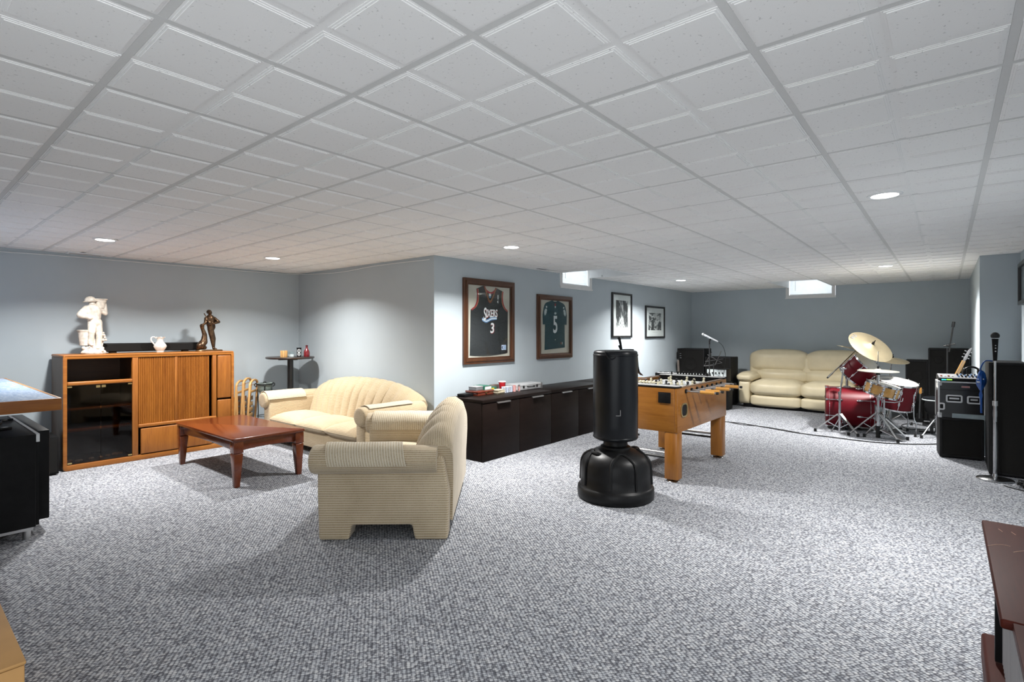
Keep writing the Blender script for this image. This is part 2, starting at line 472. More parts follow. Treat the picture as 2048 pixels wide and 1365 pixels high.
# exposed grid bars, a hair below the tile edges
m = MB(); hw = .0118; zb = CEIL - .0015
def bars(fixed, lo, hi, along):
    zb = CEIL - (.0015 if along == 'v' else .0019)
    m.box(*((fixed-hw, fixed+hw, lo, hi) if along == 'v' else (lo, hi, fixed-hw, fixed+hw)), zb, CEIL + .02)
for i in range(-2, 18):
    u = U0 + T*i
    if u < -1.1 or u > 11.1: continue
    hi = 7.4 if u < 3.98 else vj(u); lo = -.62 if u < 7.95 else -.287
    cuts = [(w[2], w[3]) for w in (WELL1, WELL2) if w[0] < u < w[1]]
    segs = [(lo, hi)] if not cuts else [(lo, cuts[0][0]), (cuts[0][1], hi)]
    for s_ in segs:
        if s_[1] - s_[0] > .05: bars(u, s_[0], s_[1], 'v')
for j in range(-1, 13):
    v = V0 + T*j
    if v < -.6 or v > 7.38: continue
    lo, hi = -1.2, (11.20 if v < 4.2 else 3.98)
    if v < -.287: hi = 7.95
    cuts = [(w[0], w[1]) for w in (WELL1, WELL2) if w[2] < v < w[3]]
    segs = [(lo, hi)] if not cuts else [(lo, cuts[0][0]), (cuts[0][1], hi)]
    for s_ in segs:
        if s_[1] - s_[0] > .05: bars(v, s_[0], s_[1], 'u')
b_ = struct('trim_1', m, M_tbar)
b_['label'] = 'grey metal grid bars of the suspended ceiling'
# light wells
def well(name, w, open_side):
    m = MB(); z0, z1 = CEIL - .012, 2.66; t = .018
    if open_side != 'u0': m.box(w[0]-t, w[0], w[2], w[3], z0, z1)
    if open_side != 'u1': m.box(w[1], w[1]+t, w[2], w[3], z0, z1)
    m.box(w[0]-t, w[1]+(t if open_side != 'u1' else 0), w[2]-t, w[2], z0, z1)
    if open_side != 'v1': m.box(w[0]-t, w[1], w[3], w[3]+t, z0, z1)
    m.box(w[0]-t, w[1]+(t if open_side != 'u1' else -.01), w[2]-t, w[3]+(t if open_side != 'v1' else 0), z1, z1+.02)
    o = struct(name, m, M_white); o['label'] = 'white box-out in the ceiling in front of a basement window'
WELL1b = (WELL1[0], WELL1[1], WELL1[2], vj(7.2) - .005)
well('trim_2', WELL1b, 'v1'); well('trim_3', WELL2, 'u1')
# windows: white frame, glass, closed white blind
def window(name, M4, w, h):
    t = bpy.data.objects.new(name, None); COL.objects.link(t); t['kind'] = 'structure'
    t.matrix_world = M4
    sq = lambda a, b, c, d: [(a,c),(b,c),(b,d),(a,d)]
    R = Matrix.Rotation(PI/2, 4, 'X')
    m = MB(); m.M = R
    m.ring(sq(-w/2, w/2, 0, h), sq(-w/2+.035, w/2-.035, .035, h-.03), -.09, .012)
    m.ring(sq(-w/2-.022, w/2+.022, -.028, h), sq(-w/2+.004, w/2-.004, .004, h-.02), .0, .016)
    m.box(-w/2-.03, w/2+.03, -.034, -.012, -.004, .026)
    build('window_frame', m, M_trim, t, bevel=.002)
    m = MB(); m.box(-w/2+.03, w/2-.03, .075, .079, .03, h-.03)
    build('window_pane', m, M_pane, t)
    m = MB(); n = int((h-.07)/.022)
    for i in range(n):
        z = .055 + i*.022
        m.M = TR(0, .035, z, rx=math.radians(68))
        m.box(-w/2+.04, w/2-.04, -.0125, .0125, -.0007, .0007)
    m.M = Matrix.Identity(4)
    m.box(-w/2+.04, w/2-.04, .024, .046, .036, .048)
    m.tube([(-w/2+.14, .018, h-.04), (-w/2+.14, .018, .12)], .004, 6)
    build('window_blind', m, M_blind, t)
    L = bpy.data.lights.new('daylight', 'AREA'); L.shape = 'RECTANGLE'; L.size = w*.92; L.size_y = h*.9; L.energy = 5; L.color = (.93,.97,1)
    lo = bpy.data.objects.new('daylight', L); COL.objects.link(lo); lo.parent = t
    lo.location = (0, .30, h/2); lo.rotation_euler = (-PI/2, 0, 0)
    return t
def blindmat():
    m = NT('white_blind'); v = m.coords(); nz = m.noise(v, 20, 2)
    c = m.ramp(nz, [(.3, (.88,.89,.9,1)), (.7, (.92,.93,.94,1))])
    m.l(c, m.b.inputs['Base Color']); m.b.inputs['Roughness'].default_value = .5
    ts = m.n('ShaderNodeBsdfTranslucent'); m.l(c, ts.inputs[0])
    mx = m.n('ShaderNodeMixShader'); mx.inputs[0].default_value = .3
    m.l(m.b.outputs[0], mx.inputs[1]); m.l(ts.outputs[0], mx.inputs[2])
    m.l(mx.outputs[0], m.t.nodes['Material Output'].inputs[0]); return m.mat
M_blind = blindmat()
uc = (WIN1[0]+WIN1[1])/2
window('window_1', Matrix.Translation((uc, vj(uc), WIN1[2])) @ Matrix.Rotation(MIDROT, 4, 'Z'), WIN1[1]-WIN1[0]-.05, WIN1[3]-WIN1[2])
window('window_2', Matrix.Translation((11.20, 1.985, 2.075)) @ Matrix.Rotation(-PI/2, 4, 'Z'), .78, .425)

# recessed lamps
def downlight(u, v, label, w=1.0):
    t = thing('ceiling_light', label, 'ceiling light', (u, v, CEIL - .009), group='round recessed ceiling lights')
    m = MB(); m.lathe([(.073, .004), (.073, -.004), (.080, -.006), (.094, -.002), (.095, .004)], n=36)
    build('trim_ring', m, M_white, t)
    m = MB(); m.lathe([(.0, -.0025), (.0745, -.0015), (.0745, .003), (0, .003)], n=32)
    build('diffuser', m, M_lens, t)
    L = bpy.data.lights.new('lamp', 'AREA'); L.shape = 'DISK'; L.size = .14; L.energy = LAMP_W*w; L.color = (1, .985, .96); L.spread = math.radians(140)
    lo = bpy.data.objects.new('lamp', L); COL.objects.link(lo); lo.parent = t; lo.location = (0, 0, -.012)
downlight(1.345, 6.02, 'round recessed light at far left above the oak media cabinet', .72)
downlight(2.91, 6.00, 'small round recessed light above the tan sofa, left of the white wall corner', .68)
downlight(4.07, 3.38, 'round recessed light in front of the framed black jersey', 1.0)
downlight(8.43, 3.37, 'small round recessed light before the far corner with the microphone', 1.05)
downlight(8.31, .61, 'round recessed light above the red drum kit', 1.05)
downlight(4.03, .30, 'largest and brightest recessed light, at right over open carpet', .78)
M_stone_a = plain('tan_stone', (.60,.42,.28,1), .4, var=.4, scale=40)
M_stone_b = plain('grey_stone', (.6,.6,.62,1), .25, var=.4, scale=40)
M_bronzel = plain('bronze_base', (.20,.12,.06,1), .35, .8, var=.2)
M_oaky = wood('oak_y', (.35,.145,.028,1), (.52,.24,.060,1), 'y', .35, coat=.15)
M_tan = plain('tan_board', (.46,.25,.085,1), .6, var=.10, scale=7)
M_darkwood = wood('dark_tabletop', (.022,.013,.010,1), (.042,.026,.02,1), 'x', .3)
M_redglass = plain('red_bottle', (.20,.012,.018,1), .18, var=.1, coat=.5)
M_capred = plain('dark_red_cap', (.10,.008,.012,1), .35)
M_iron = plain('wrought_iron', (.018,.022,.021,1), .5, .4, var=.2)
M_greybowl = plain('grey_green_glaze', (.17,.21,.19,1), .3, var=.1)
def bluetop():
    m = NT('mottled_blue'); v = m.coords('Object', (14, 5, 1), (0,0,.5)); nz = m.noise(v, 3.2, 4, 1.0, .65)
    m.l(m.ramp(nz, [(.32, srgb(104,130,168)), (.5, srgb(142,164,192)), (.66, srgb(186,196,210))]), m.b.inputs['Base Color'])
    m.b.inputs['Roughness'].default_value = .4; return m.mat
M_blue = bluetop()
M_matboard = plain('cream_mat_board', (.60,.55,.47,1), .9, var=.03)
M_paper = plain('white_paper', (.80,.80,.79,1), .8, var=.02)
M_greyink = plain('grey_ink', (.30,.30,.30,1), .7, var=.1)
def silky(name, c, rough=.35):
    m = NT(name); v = m.coords('Object', (3, 3, 7)); nz = m.noise(v, 3, 3, 1.2); fine = m.noise(v, 90, 1)
    m.l(m.ramp(fine, [(.3, mul(c, .85)), (.7, mul(c, 1.1))]), m.b.inputs['Base Color']); m.b.inputs['Roughness'].default_value = rough
    m.bump(nz, .5, .02); return m.mat
M_jersey = silky('black_jersey_mesh', (.016,.016,.018,1))
M_green = silky('green_jersey_mesh', (.008,.052,.066,1), .5)
M_green2 = plain('green_collar', (.006,.040,.052,1), .6)
M_jred = plain('jersey_red', (.40,.03,.035,1), .6)
M_jrust = plain('jersey_rust', (.26,.07,.03,1), .6)
M_jtan = plain('jersey_tan', (.45,.27,.12,1), .6)
M_jblue = plain('jersey_blue', (.16,.30,.55,1), .6)
M_jpale = plain('patch_pale_blue', (.55,.62,.78,1), .6)
M_jnavy = plain('patch_navy', (.02,.03,.10,1), .6)
M_silver = plain('emblem_silver', (.55,.60,.60,1), .5, var=.25, scale=60)
def landscape(name, seed, sx, sz):
    m = NT(name); v = m.coords('Object', (sx, 1, sz)); 
    mp = v.node; mp.inputs['Location'].default_value = (seed, 0, seed*.7)
    a = m.noise(v, 1.5, 5, 1.2, .6); b = m.noise(v, 9, 3, .8)
    f = m.math('ADD', m.math('MULTIPLY', a, .75), m.math('MULTIPLY', b, .25))
    m.l(m.ramp(f, [(.36, (.012,.012,.013,1)), (.47, (.06,.06,.062,1)), (.51, (.25,.25,.25,1)), (.55, (.75,.75,.74,1)), (.62, (.12,.12,.12,1))]), m.b.inputs['Base Color'])
    m.b.inputs['Roughness'].default_value = .6; return m.mat
M_print1 = landscape('waterfall_picture', 3.1, 3.2, 1.4)
M_print2 = landscape('canyon_picture', 7.7, 2.0, 2.6)
M_redwood = wood('red_brown_box', (.10,.018,.010,1), (.17,.035,.018,1), 'x', .2, coat=.5)
M_greytin = plain('grey_tin', (.20,.21,.22,1), .4, .3)
M_greytin2 = plain('grey_tin_lid', (.42,.43,.44,1), .35, .3)
M_bookgreen = plain('book_green', (.015,.12,.075,1), .5, var=.15)
M_yellow = plain('yellow_print', (.70,.50,.05,1), .5, var=.2, scale=60)
M_cardpaper = plain('cream_card', (.52,.46,.34,1), .6, var=.25, scale=50)
M_wallet = plain('brown_leather', (.12,.09,.075,1), .6, var=.2)
M_chipw = plain('chip_white', (.75,.76,.78,1), .45, var=.03)
M_chipr = plain('chip_red', (.50,.045,.02,1), .45)
M_cupred = plain('cup_red', (.42,.012,.020,1), .35, var=.04)
M_foosy = wood('foosball_laminate_y', (.215,.076,.009,1), (.345,.138,.022,1), 'y', .33, coat=.1)
M_field = plain('playing_field_blue', (.42,.52,.56,1), .4, var=.05)
M_palegrey = plain('pale_grey_laminate', (.62,.62,.62,1), .4, var=.02)
M_railtop = plain('brown_rail_cap', (.20,.13,.08,1), .5, var=.1)
M_handle = wood('handle_wood', (.46,.20,.035,1), (.62,.31,.07,1), 'y', .25, coat=.4)
M_manw = plain('player_cream', (.72,.66,.48,1), .4, var=.05)
M_manb = plain('player_black', (.012,.012,.014,1), .35)
M_cone = plain('speaker_cone', (.009,.0085,.008,1), .6, var=.2)
M_casefilm = plain('case_laminate', (.010,.010,.011,1), .25, var=.2, coat=.2)
M_greyblue = plain('grey_blue_strip', (.24,.30,.32,1), .6, var=.1)
M_badge = plain('badge_pink_grey', (.45,.30,.30,1), .5)
M_ledc = glow('led_cyan', (.05,.75,.75,1), 1.6)
M_ledg = glow('led_green', (.25,.85,.05,1), 1.8)
M_bluebag = plain('blue_nylon', (.006,.07,.30,1), .4, var=.35, scale=14, bump=.4, bscale=40)
M_meshblack = plain('microphone_mesh', (.012,.012,.013,1), .6, var=.3, scale=300, bump=.6, bscale=700)
M_silvermic = plain('silver_microphone_body', (.62,.64,.67,1), .3, .8)
M_maple = wood('maple_neck', (.42,.22,.05,1), (.58,.33,.10,1), 'z', .3, coat=.3)
M_amber = wood('amber_headstock', (.55,.24,.04,1), (.72,.36,.08,1), 'z', .3, coat=.4)
M_cymbalp = plain('pale_cymbal', (.84,.81,.73,1), .35, 1.0, var=.06)
M_redglow = plain('red_plastic', (.45,.02,.02,1), .4)
M_greyprint = plain('grey_print', (.20,.21,.21,1), .6, var=.4, scale=9)
M_scratch = plain('bare_wood_scratch', (.62,.38,.27,1), .7)
M_ribgrey = plain('pale_grey_panel', (.48,.46,.46,1), .6, var=.04)
M_ribgrey2 = plain('grey_rib', (.36,.345,.35,1), .6, var=.04)
M_midgrey = plain('mid_grey_panel', (.22,.22,.23,1), .45, var=.05)
sq = lambda a, b, c, d: [(a,c),(b,c),(b,d),(a,d)]
RX = Matrix.Rotation(PI/2, 4, 'X')                  # (x, y, z) -> (x, -z, y): drawings stand upright, facing -y
def arc(cx, cy, r, a0, a1, n, ry=None):
    ry = r if ry is None else ry
    return [(cx + r*math.cos(a0+(a1-a0)*i/n), cy + ry*math.sin(a0+(a1-a0)*i/n)) for i in range(n+1)]
def rrect(x0, x1, y0, y1, r, n=5):
    return arc(x1-r,y1-r,r,0,PI/2,n)+arc(x0+r,y1-r,r,PI/2,PI,n)+arc(x0+r,y0+r,r,PI,1.5*PI,n)+arc(x1-r,y0+r,r,1.5*PI,2*PI,n)
def smooth_path(pts, n=6):
    P = [Vector(p) for p in pts]; out = []
    for i in range(len(P)-1):
        p0 = P[max(i-1,0)]; p1 = P[i]; p2 = P[i+1]; p3 = P[min(i+2,len(P)-1)]
        for k in range(n):
            t = k/n
            out.append(.5*((2*p1)+(p2-p0)*t+(2*p0-5*p1+4*p2-p3)*t*t+(3*p1-p0-3*p2+p3)*t**3))
    out.append(P[-1]); return out

# ---------------------------------------------------------------- ribbed sofas
def scroll_sofa(name, label, cat, loc, rz, w, D, n, mat, group, seatz=.405, armz=.645, backz=.83):
    """x across, front at y=0 looking to -y, z up"""
    t = thing(name, label, cat, loc, rz, group)
    aw = .15; rr = .098; half = w/2; xi = half - aw - .06
    # frame: skirt under the cushions
    m = MB(); m.box(-xi, xi, .07, D-.12, .085, .27)
    build('seat_base', m, mat, t, bevel=.012)
    # backrest: domed shell with fanned channels
    m = MB(); rows = []; nx = 14*max(5, 3*n) + 1; nch = 4*n + 1
    prof = [(D-.33, .30, 1.0), (D-.31, .42, 1.0), (D-.285, .55, 1.0), (D-.262, .66, 1.0), (D-.235, .76, 1.0), (D-.20, .85, .9), (D-.155, .93, .7), (D-.11, .98, .45), (D-.065, .985, .2), (D-.02, .95, 0), (D, .86, 0), (D+.002, .70, 0), (D, .5, 0), (D-.004, .3, 0), (D-.008, .09, 0)]
    for (y, b, amp) in prof:
        row = []
        for i in range(nx):
            a = -1 + 2*i/(nx-1)
            dome = armz - .01 + (backz - armz + .01) * max(0, 1 - abs(a)**2.3)**.62
            z = .30 + (dome - .30) * (b - .30)/.685 if b > .30 else b
            if amp == 0 and b < .9: z = max(z, .09) if b > .1 else .09
            sp = .90 + .10*min(1, max(0, (b-.3)/.55))
            x = a * (half - .10) * sp
            ch = abs(math.sin(PI * nch * (a+1)/2))**.55
            row.append((x, y - .036*amp*ch*(1-.5*abs(a)**6), z + .010*ch*(amp > 0)*(b > .7)))
        rows.append(row)
    m.grid(rows)
    for side in (0, -1):                                 # close the two ends
        loop = [r[side] for r in rows]
        m.add(loop, [tuple(range(len(loop)))])
    build('backrest', m, mat, t, ang=60)
    # seat cushions, each its own crown
    cw = 2*xi/n
    for k in range(n):
        m = MB(); x0 = -xi + cw*k; P = []
        L = [.5-.5*math.cos(PI*i/22) for i in range(23)]
        def cush(top):
            R = []
            for j in range(19):
                q = .5-.5*math.cos(PI*j/18); y = .015 + (D-.33)*q; row = []
                for s_ in L:
                    x = x0 + .002 + (cw-.004)*s_
                    e = max(0, 1-abs(2*s_-1)**7)**.5 * max(0, 1-abs(2*q-1)**(8 if q > .5 else 5))**.5
                    crown = .045*math.sin(PI*s_)*math.sin(PI*min(1, q*.9+.1))
                    row.append((x, y, (.325 + (.058+crown)*e) if top else (.325 - .07*e)))
                R.append(row)
            return R
        m.grid(cush(True)); m.grid(cush(False))
        build('seat_cushion', m, mat, t, ang=60)
    # arms: panel on block feet with a rolled top
    for s_ in (1, -1):
        m = MB()
        xa, xb = half - aw - .06, half - .06
        prof2 = [(.03,0),(.23,0),(.25,.10),(D-.27,.10),(D-.25,0),(D-.03,0),(D-.02,.3),(D-.06,armz-.08),(.02,armz-.08),(.02,.3)]
        # polygon lives in (y,z): map prism axes (px,py,pz)->(pz,px,py)
        m.M = Matrix(((0,0,1,0),(1,0,0,0),(0,1,0,0),(0,0,0,1)))
        m.prism(prof2, min(s_*xa, s_*xb), max(s_*xa, s_*xb))
        a = build('arm', m, mat, t, bevel=.018, seg=3)
        m = MB(); cxr = s_*(half - .095); czr = armz - rr
        rows = []
        for i in range(27):
            th = 2*PI*i/26; row = []
            for q, k2 in ((-.020,.05),(-.020,.60),(-.019,.84),(-.013,.93),(.002,.985),(.03,1.),(.2,1.),(.4,.985),(.6,.96),(D-.19,.93),(D-.10,.9)):
                row.append((cxr + s_*rr*1.12*k2*math.cos(th), q, czr + rr*k2*math.sin(th)))
            rows.append(row)
        m.grid(rows)
        m.add([r[0] for r in rows[:-1]], [tuple(range(26))])
        m.add([r[-1] for r in rows[:-1]], [tuple(range(26))[::-1]])
        build('arm_roll', m, mat, a, ang=60)
    # hidden frame bar joins the arms under the seat
    return t
def arm_cover(label, loc, rz, w, s_, y0, y1, inn, out, armz=.645, rr=.098, skew=0.0, drop=0.0):
    """cloth draped over a rolled arm, hanging straight down on the seat side; same frame as the sofa it lies on"""
    t = MB(); half = w/2; cx = s_*(half-.095); cz = armz-rr; rows = []; rows2 = []
    n = 22; path = []
    if drop:
        for k in range(5): path.append((PI, -drop*(1-k/5)))
    path += [((PI/2 + inn) - (inn+out)*i/n, 0) for i in range(n+1)]
    for i, (th, dz) in enumerate(path):
        row = []; row2 = []
        for j in range(13):
            q = j/12; y = y0 + (y1-y0)*q + skew*(i/len(path)-.5)
            ww = 1 + .010*math.sin(9*q+3*i/n)
            for R_, rw in ((rr+.015, row), (rr+.008, row2)):
                rw.append((cx + s_*R_*1.12*ww*math.cos(th), y, cz + R_*ww*math.sin(th) + dz))
        rows.append(row); rows2.append(row2)
    t.grid(rows); t.grid(rows2[::-1])
    for R_, Q in ((rows[0], rows2[0]), (rows[-1], rows2[-1]), ([r[0] for r in rows], [r[0] for r in rows2]), ([r[-1] for r in rows], [r[-1] for r in rows2])):
        t.grid([R_, Q])
    o = build('arm_cover', t, M_cloth, None, ang=50)
    o.location = loc; o.rotation_euler = (0, 0, rz)
    return tag(o, label, 'arm cover', 'ribbed cloth covers on the sofa arms')
S1 = ((3.07, 5.535, 0), -PI/2)
scroll_sofa('sofa', 'long tan ribbed sofa with scalloped shell back against the grey corner wall', 'sofa', S1[0], S1[1], 2.26, .88, 3, M_fabw, None)
A = Vector((1.87, 3.24, 0)); Bv = Vector((2.45, 2.56, 0)); dvec = (A-Bv).normalized(); pv = Vector((-dvec.y, dvec.x, 0)) * -1
W2 = 1.62
S2 = (tuple(A + dvec*.02 + pv*(W2/2 - .06)), math.radians(220.5))
scroll_sofa('loveseat', 'beige ribbed loveseat seen from its side in the middle of the carpet', 'loveseat', S2[0], S2[1], W2, .92, 2, M_fab, None, armz=.635, backz=.845)
arm_cover('pale ribbed cloth on the left arm of the long tan sofa, under the bar table', S1[0], S1[1], 2.26, -1, .0, .50, 1.45, .7)
arm_cover('pale ribbed cloth on the right arm of the long tan sofa, behind the loveseat', S1[0], S1[1], 2.26, 1, .05, .60, .9, .7)
arm_cover('ribbed cloth draped over the near arm of the beige loveseat', S2[0], S2[1], W2, 1, .09, .60, .6, 1.75, armz=.635, skew=.06)
arm_cover('ribbed cloth draped over the far arm of the beige loveseat', S2[0], S2[1], W2, -1, .05, .60, PI/2, .9, armz=.635, drop=.045)

# ---------------------------------------------------------------- coffee table
t = thing('coffee_table', 'low square reddish brown wooden coffee table with tapered legs', 'coffee table', (2.345, 5.57, 0))
hx, hy, H = .345, .71, .445
m = MB()
m.prism(rrect(-hx, hx, -hy, hy, .03, 4), H-.022, H)
m.prism(rrect(-hx+.012, hx-.012, -hy+.012, hy-.012, .02, 3), H-.032, H-.022)
build('tabletop', m, M_cherry, t, bevel=.004)
def apron(L):
    top = [(L/2, H-.032), (-L/2, H-.032)]
    low = [(-L/2, H-.125)] + [(x, H-.125+.018*(1-(2*x/L)**2)) for x in [(-L/2)*.92 + L*.92*i/14 for i in range(15)]] + [(L/2, H-.125)]
    return low + top
for y in (-hy+.055, hy-.055):
    m = MB(); m.M = TR(0, y, 0, rx=PI/2); m.prism(apron(2*hx-.10), -.011, .011); build('apron', m, M_cherry, t, bevel=.002)
for x in (-hx+.055, hx-.055):
    m = MB(); m.M = TR(x, 0, 0, rz=PI/2) @ RX; m.prism(apron(2*hy-.10), -.011, .011); build('apron', m, M_cherry, t, bevel=.002)
for sx in (-1, 1):
    for sy in (-1, 1):
        m = MB(); cx, cy = sx*(hx-.058), sy*(hy-.058)
        m.box(cx-.042, cx+.042, cy-.042, cy+.042, H-.135, H-.03)
        ox, oy = cx+sx*.042, cy+sy*.042
        def sec(w_, z, off=0): 
            x0, x1 = sorted((ox-sx*off, ox-sx*(w_+off))); y0, y1 = sorted((oy-sy*off, oy-sy*(w_+off)))
            return [(x0,y0,z),(x1,y0,z),(x1,y1,z),(x0,y1,z)]
        secs = [sec(.044, 0, .014), sec(.080, H-.150, .001), sec(.074, H-.138, .004)]
        m.add(sum(secs, []), [(3,2,1,0)] + [(4*k+i, 4*k+(i+1)%4, 4*k+4+(i+1)%4, 4*k+4+i) for k in range(2) for i in range(4)] + [(8,9,10,11)])
        build('leg', m, M_cherry, t, bevel=.003)

# ---------------------------------------------------------------- oak media cabinet
t = thing('media_cabinet', 'oak media cabinet with smoked glass doors and tambour doors against the left wall', 'cabinet', (1.175, 6.78, 0))
Wc, Dc, Hc_ = 1.63, .56, 1.165
m = MB()
m.prism([(0,0),(Wc,0),(Wc,Dc),(0,Dc)], Hc_-.03, Hc_-.001)
build('top', m, M_oakx, t, bevel=.012, seg=3)
for x in (.004, Wc-.030):
    m = MB(); m.box(x, x+.026, .02, Dc, 0, Hc_-.03); build('side_panel', m, M_oakside if x < .1 else M_oakz, t)
m = MB(); m.M = RX                                   # rounded outer face frame
m.ring(rrect(0, Wc, 0, Hc_, .035, 6), [(min(max(x, .032), Wc-.032), min(max(y, .055), Hc_-.042)) for x, y in rrect(0, Wc, 0, Hc_, .035, 6)], -.045, .0)
build('face_frame', m, M_oakx, t, bevel=.006)
for x0, x1, z0, z1 in ((.580, .634, .055, Hc_-.042), (1.385, 1.43, .35, Hc_-.042), (1.03, 1.045, .055, .355)):
    m = MB(); m.box(x0, x1, .003, .045, z0, z1); build('stile', m, M_oakz, t, bevel=.004)
for x0, x1, z0, z1 in ((.032, .58, .855, .893), (.634, 1.43, .352, .39)):
    m = MB(); m.box(x0, x1, -.006, .045, z0, z1); build('rail', m, M_oakx, t, bevel=.010, seg=3)
m = MB(); m.box(.03, Wc-.03, Dc-.012, Dc-.004, .03, Hc_-.03); build('back_panel', m, M_oakdark, t)
m = MB(); m.box(.03, Wc-.03, .045, Dc-.012, .03, .055); build('bottom', m, M_oakdark, t)
m = MB(); m.box(.600, .618, .045, Dc-.012, .055, Hc_-.042); build('divider', m, M_oakdark, t)
m = MB(); m.box(1.40, 1.418, .045, Dc-.012, .055, Hc_-.042); build('divider', m, M_oakdark, t)
m = MB(); m.box(.03, .60, .045, Dc-.012, .845, .860); build('shelf', m, M_oakdark, t)
for z in (.595, .375):
    m = MB(); m.box(.034, .598, .075, Dc-.02, z, z+.02); build('shelf', m, M_oakx, t, bevel=.004)
for x0, x1 in ((.036, .305), (.309, .577)):
    m = MB(); m.box(x0, x1, .010, .0155, .062, .848)
    g = build('glass_door', m, M_smoke, t, label='smoked glass door')
    for cz in (.835, .066):
        m = MB(); xx = x0 if x0 < .1 else x1-.035
        m.box(xx, xx+.035, .004, .017, cz, cz+.014); build('hinge_clip', m, M_brass, g)
    m = MB(); xx = x1-.038 if x0 < .1 else x0+.004
    m.box(xx, xx+.034, .004, .017, .822, .846); build('catch_plate', m, M_brass, g)
def tambour(x0, x1):
    m = MB(); n = int((x1-x0)/.0165); p = [(x0, .034), (x0, .02)]
    for i in range(n):
        a = x0 + (x1-x0)*i/n; b = x0 + (x1-x0)*(i+1)/n; wv = b-a
        p += [(a+wv*.12, .014), (a+wv*.3, .0105), (a+wv*.7, .0105), (a+wv*.88, .014), (b, .020)]
    p += [(x1, .034)]
    m.prism(p, .392, Hc_-.044)
    return build('tambour_door', m, M_oakz, t, ang=30)
tambour(.640, .985)
tambour(1.012, 1.352)
m = MB(); m.box(.985, 1.012, .006, .034, .392, Hc_-.044); build('door_pull', m, M_oakz, t, bevel=.005)
m = MB(); m.box(1.36, 1.385, .30, .31, .39, Hc_-.044); build('inner_panel', m, M_oakdark, t)
for x0, x1 in ((.655, 1.022), (1.052, 1.378)):
    m = MB(); m.box(x0, x1, -.006, .016, .064, .340); build('door', m, M_oakz, t, bevel=.008, seg=3)
for z0, z1 in ((.60, Hc_-.050), (.352, .578), (.062, .335)):
    m = MB(); m.box(1.438, Wc-.038, -.008, .016, z0, z1); build('narrow_door', m, M_oakz, t, bevel=.008, seg=3)
cab_top = 1.165
# small stones and shells on the cabinet floor behind the glass
for i, (x, y, r, c) in enumerate(((.075,.14,.022,'tan'),(.13,.10,.020,'grey'),(.165,.13,.016,'grey'),(.25,.13,.022,'grey'),(.335,.14,.018,'tan'),(.40,.17,.02,'tan'),(.46,.15,.028,'tan'),(.51,.18,.024,'tan'))):
    m = MB(); m.ball((0,0,r*.7), (r*1.2, r, r*.7), 10, 7)
    m.v = [v + Vector((rnd.uniform(-1,1), rnd.uniform(-1,1), rnd.uniform(0,1)))*r*.16 for v in m.v]
    o = build('stone', m, M_stone_a if c == 'tan' else M_stone_b, None, ang=60)
    o.location = (1.175+x, 6.78+y, .0551)
    tag(o, ['rounded tan stone at left corner behind the smoked glass', 'shiny grey stone second from left behind smoked glass', 'smallest grey stone behind the left smoked glass door', 'flat grey stone right of the small grey ones, left of the glass door gap', 'small tan stone just right of the glass door gap', 'tan stone second right of the glass door gap, behind smoked glass', 'largest tan stone behind the right smoked glass door', 'tan stone nearest the right end behind smoked glass'][i], 'stone', 'stones on the floor of the glass cabinet')

# soundbar
t = thing('soundbar', 'long low black soundbar lying on top of the oak cabinet', 'soundbar', (2.03, 7.17, cab_top))
m = MB(); m.box(-.52, .52, -.05, .05, .012, .108); b0 = build('body', m, M_black, t, bevel=.012, seg=3)
m = MB(); m.box(-.50, .50, -.0525, -.049, .022, .098); build('grille', m, M_grille, t)
for x in (-.36, .36):
    m = MB(); m.box(x-.03, x+.03, -.035, .035, 0, .013); build('foot', m, M_rubber, t)

# ---------------------------------------------------------------- statues
def figure(name, mat, parent, bones, blobs, sub=2, vox=.006):
    """one continuous surface: tapered tubes and balls fused by a voxel remesh"""
    m = MB()
    for (a, b, r0, r1) in bones:
        a = Vector(a); b = Vector(b)
        k = [a.lerp(b, i/5) for i in range(6)]
        m.tube(k, [r0+(r1-r0)*i/5 for i in range(6)], 12)
        m.ball(a, r0, 12, 8); m.ball(b, r1, 12, 8)
    for (c, r) in blobs: m.ball(c, r, 14, 10)
    o = build(name, m, mat, parent, ang=180)
    md = o.modifiers.new('remesh', 'REMESH'); md.mode = 'VOXEL'; md.voxel_size = vox; md.use_smooth_shade = True
    sm = o.modifiers.new('smooth', 'SMOOTH'); sm.factor = .5; sm.iterations = 3
    return o
t = thing('figurine', 'ivory plaster figurine of a man in a hat carrying a basket on his shoulder', 'figurine', (1.475, 7.04, cab_top), .12)
# man: left foot raised on the basket stand, right arm up to the basket, left hand on hip
figure('body', M_plaster, t, [
    ((.045,.0,.05),(.048,.0,.20),.026,.030), ((.048,.0,.20),(.03,0,.335),.032,.046),
    ((-.035,-.02,.115),(-.03,-.035,.235),.026,.030), ((-.03,-.035,.235),(-.012,0,.33),.034,.044),
    ((.008,0,.335),(.004,.0,.40),.056,.050), ((.004,0,.40),(-.004,.0,.465),.060,.070),
    ((-.004,0,.485),(-.012,-.008,.525),.024,.022),
    ((-.062,.0,.475),(-.112,-.005,.415),.040,.040), ((-.112,-.005,.410),(-.045,-.045,.385),.034,.020),
    ((.058,.0,.475),(.103,.0,.435),.030,.024), ((.103,.0,.435),(.098,-.005,.535),.024,.016),
    ((.045,-.02,.05),(.05,-.07,.035),.026,.018), ((-.035,-.02,.11),(-.04,-.07,.098),.022,.016)],
    [((-.022,-.012,.540),(.030,.034,.038)), ((-.024,-.046,.532),(.007,.008,.009)), ((.09,-.008,.553),(.016,.012,.018)), ((-.112,-.02,.40),(.02,.015,.02)), ((.0,0,.36),(.064,.046,.022))], vox=.0055)
m = MB(); m.M = TR(-.030, 0, .556, ry=-.12); m.lathe([(.060,-.002),(.066,.003),(.050,.010),(.047,.028),(.036,.046),(.016,.056),(0,.058)], n=26)
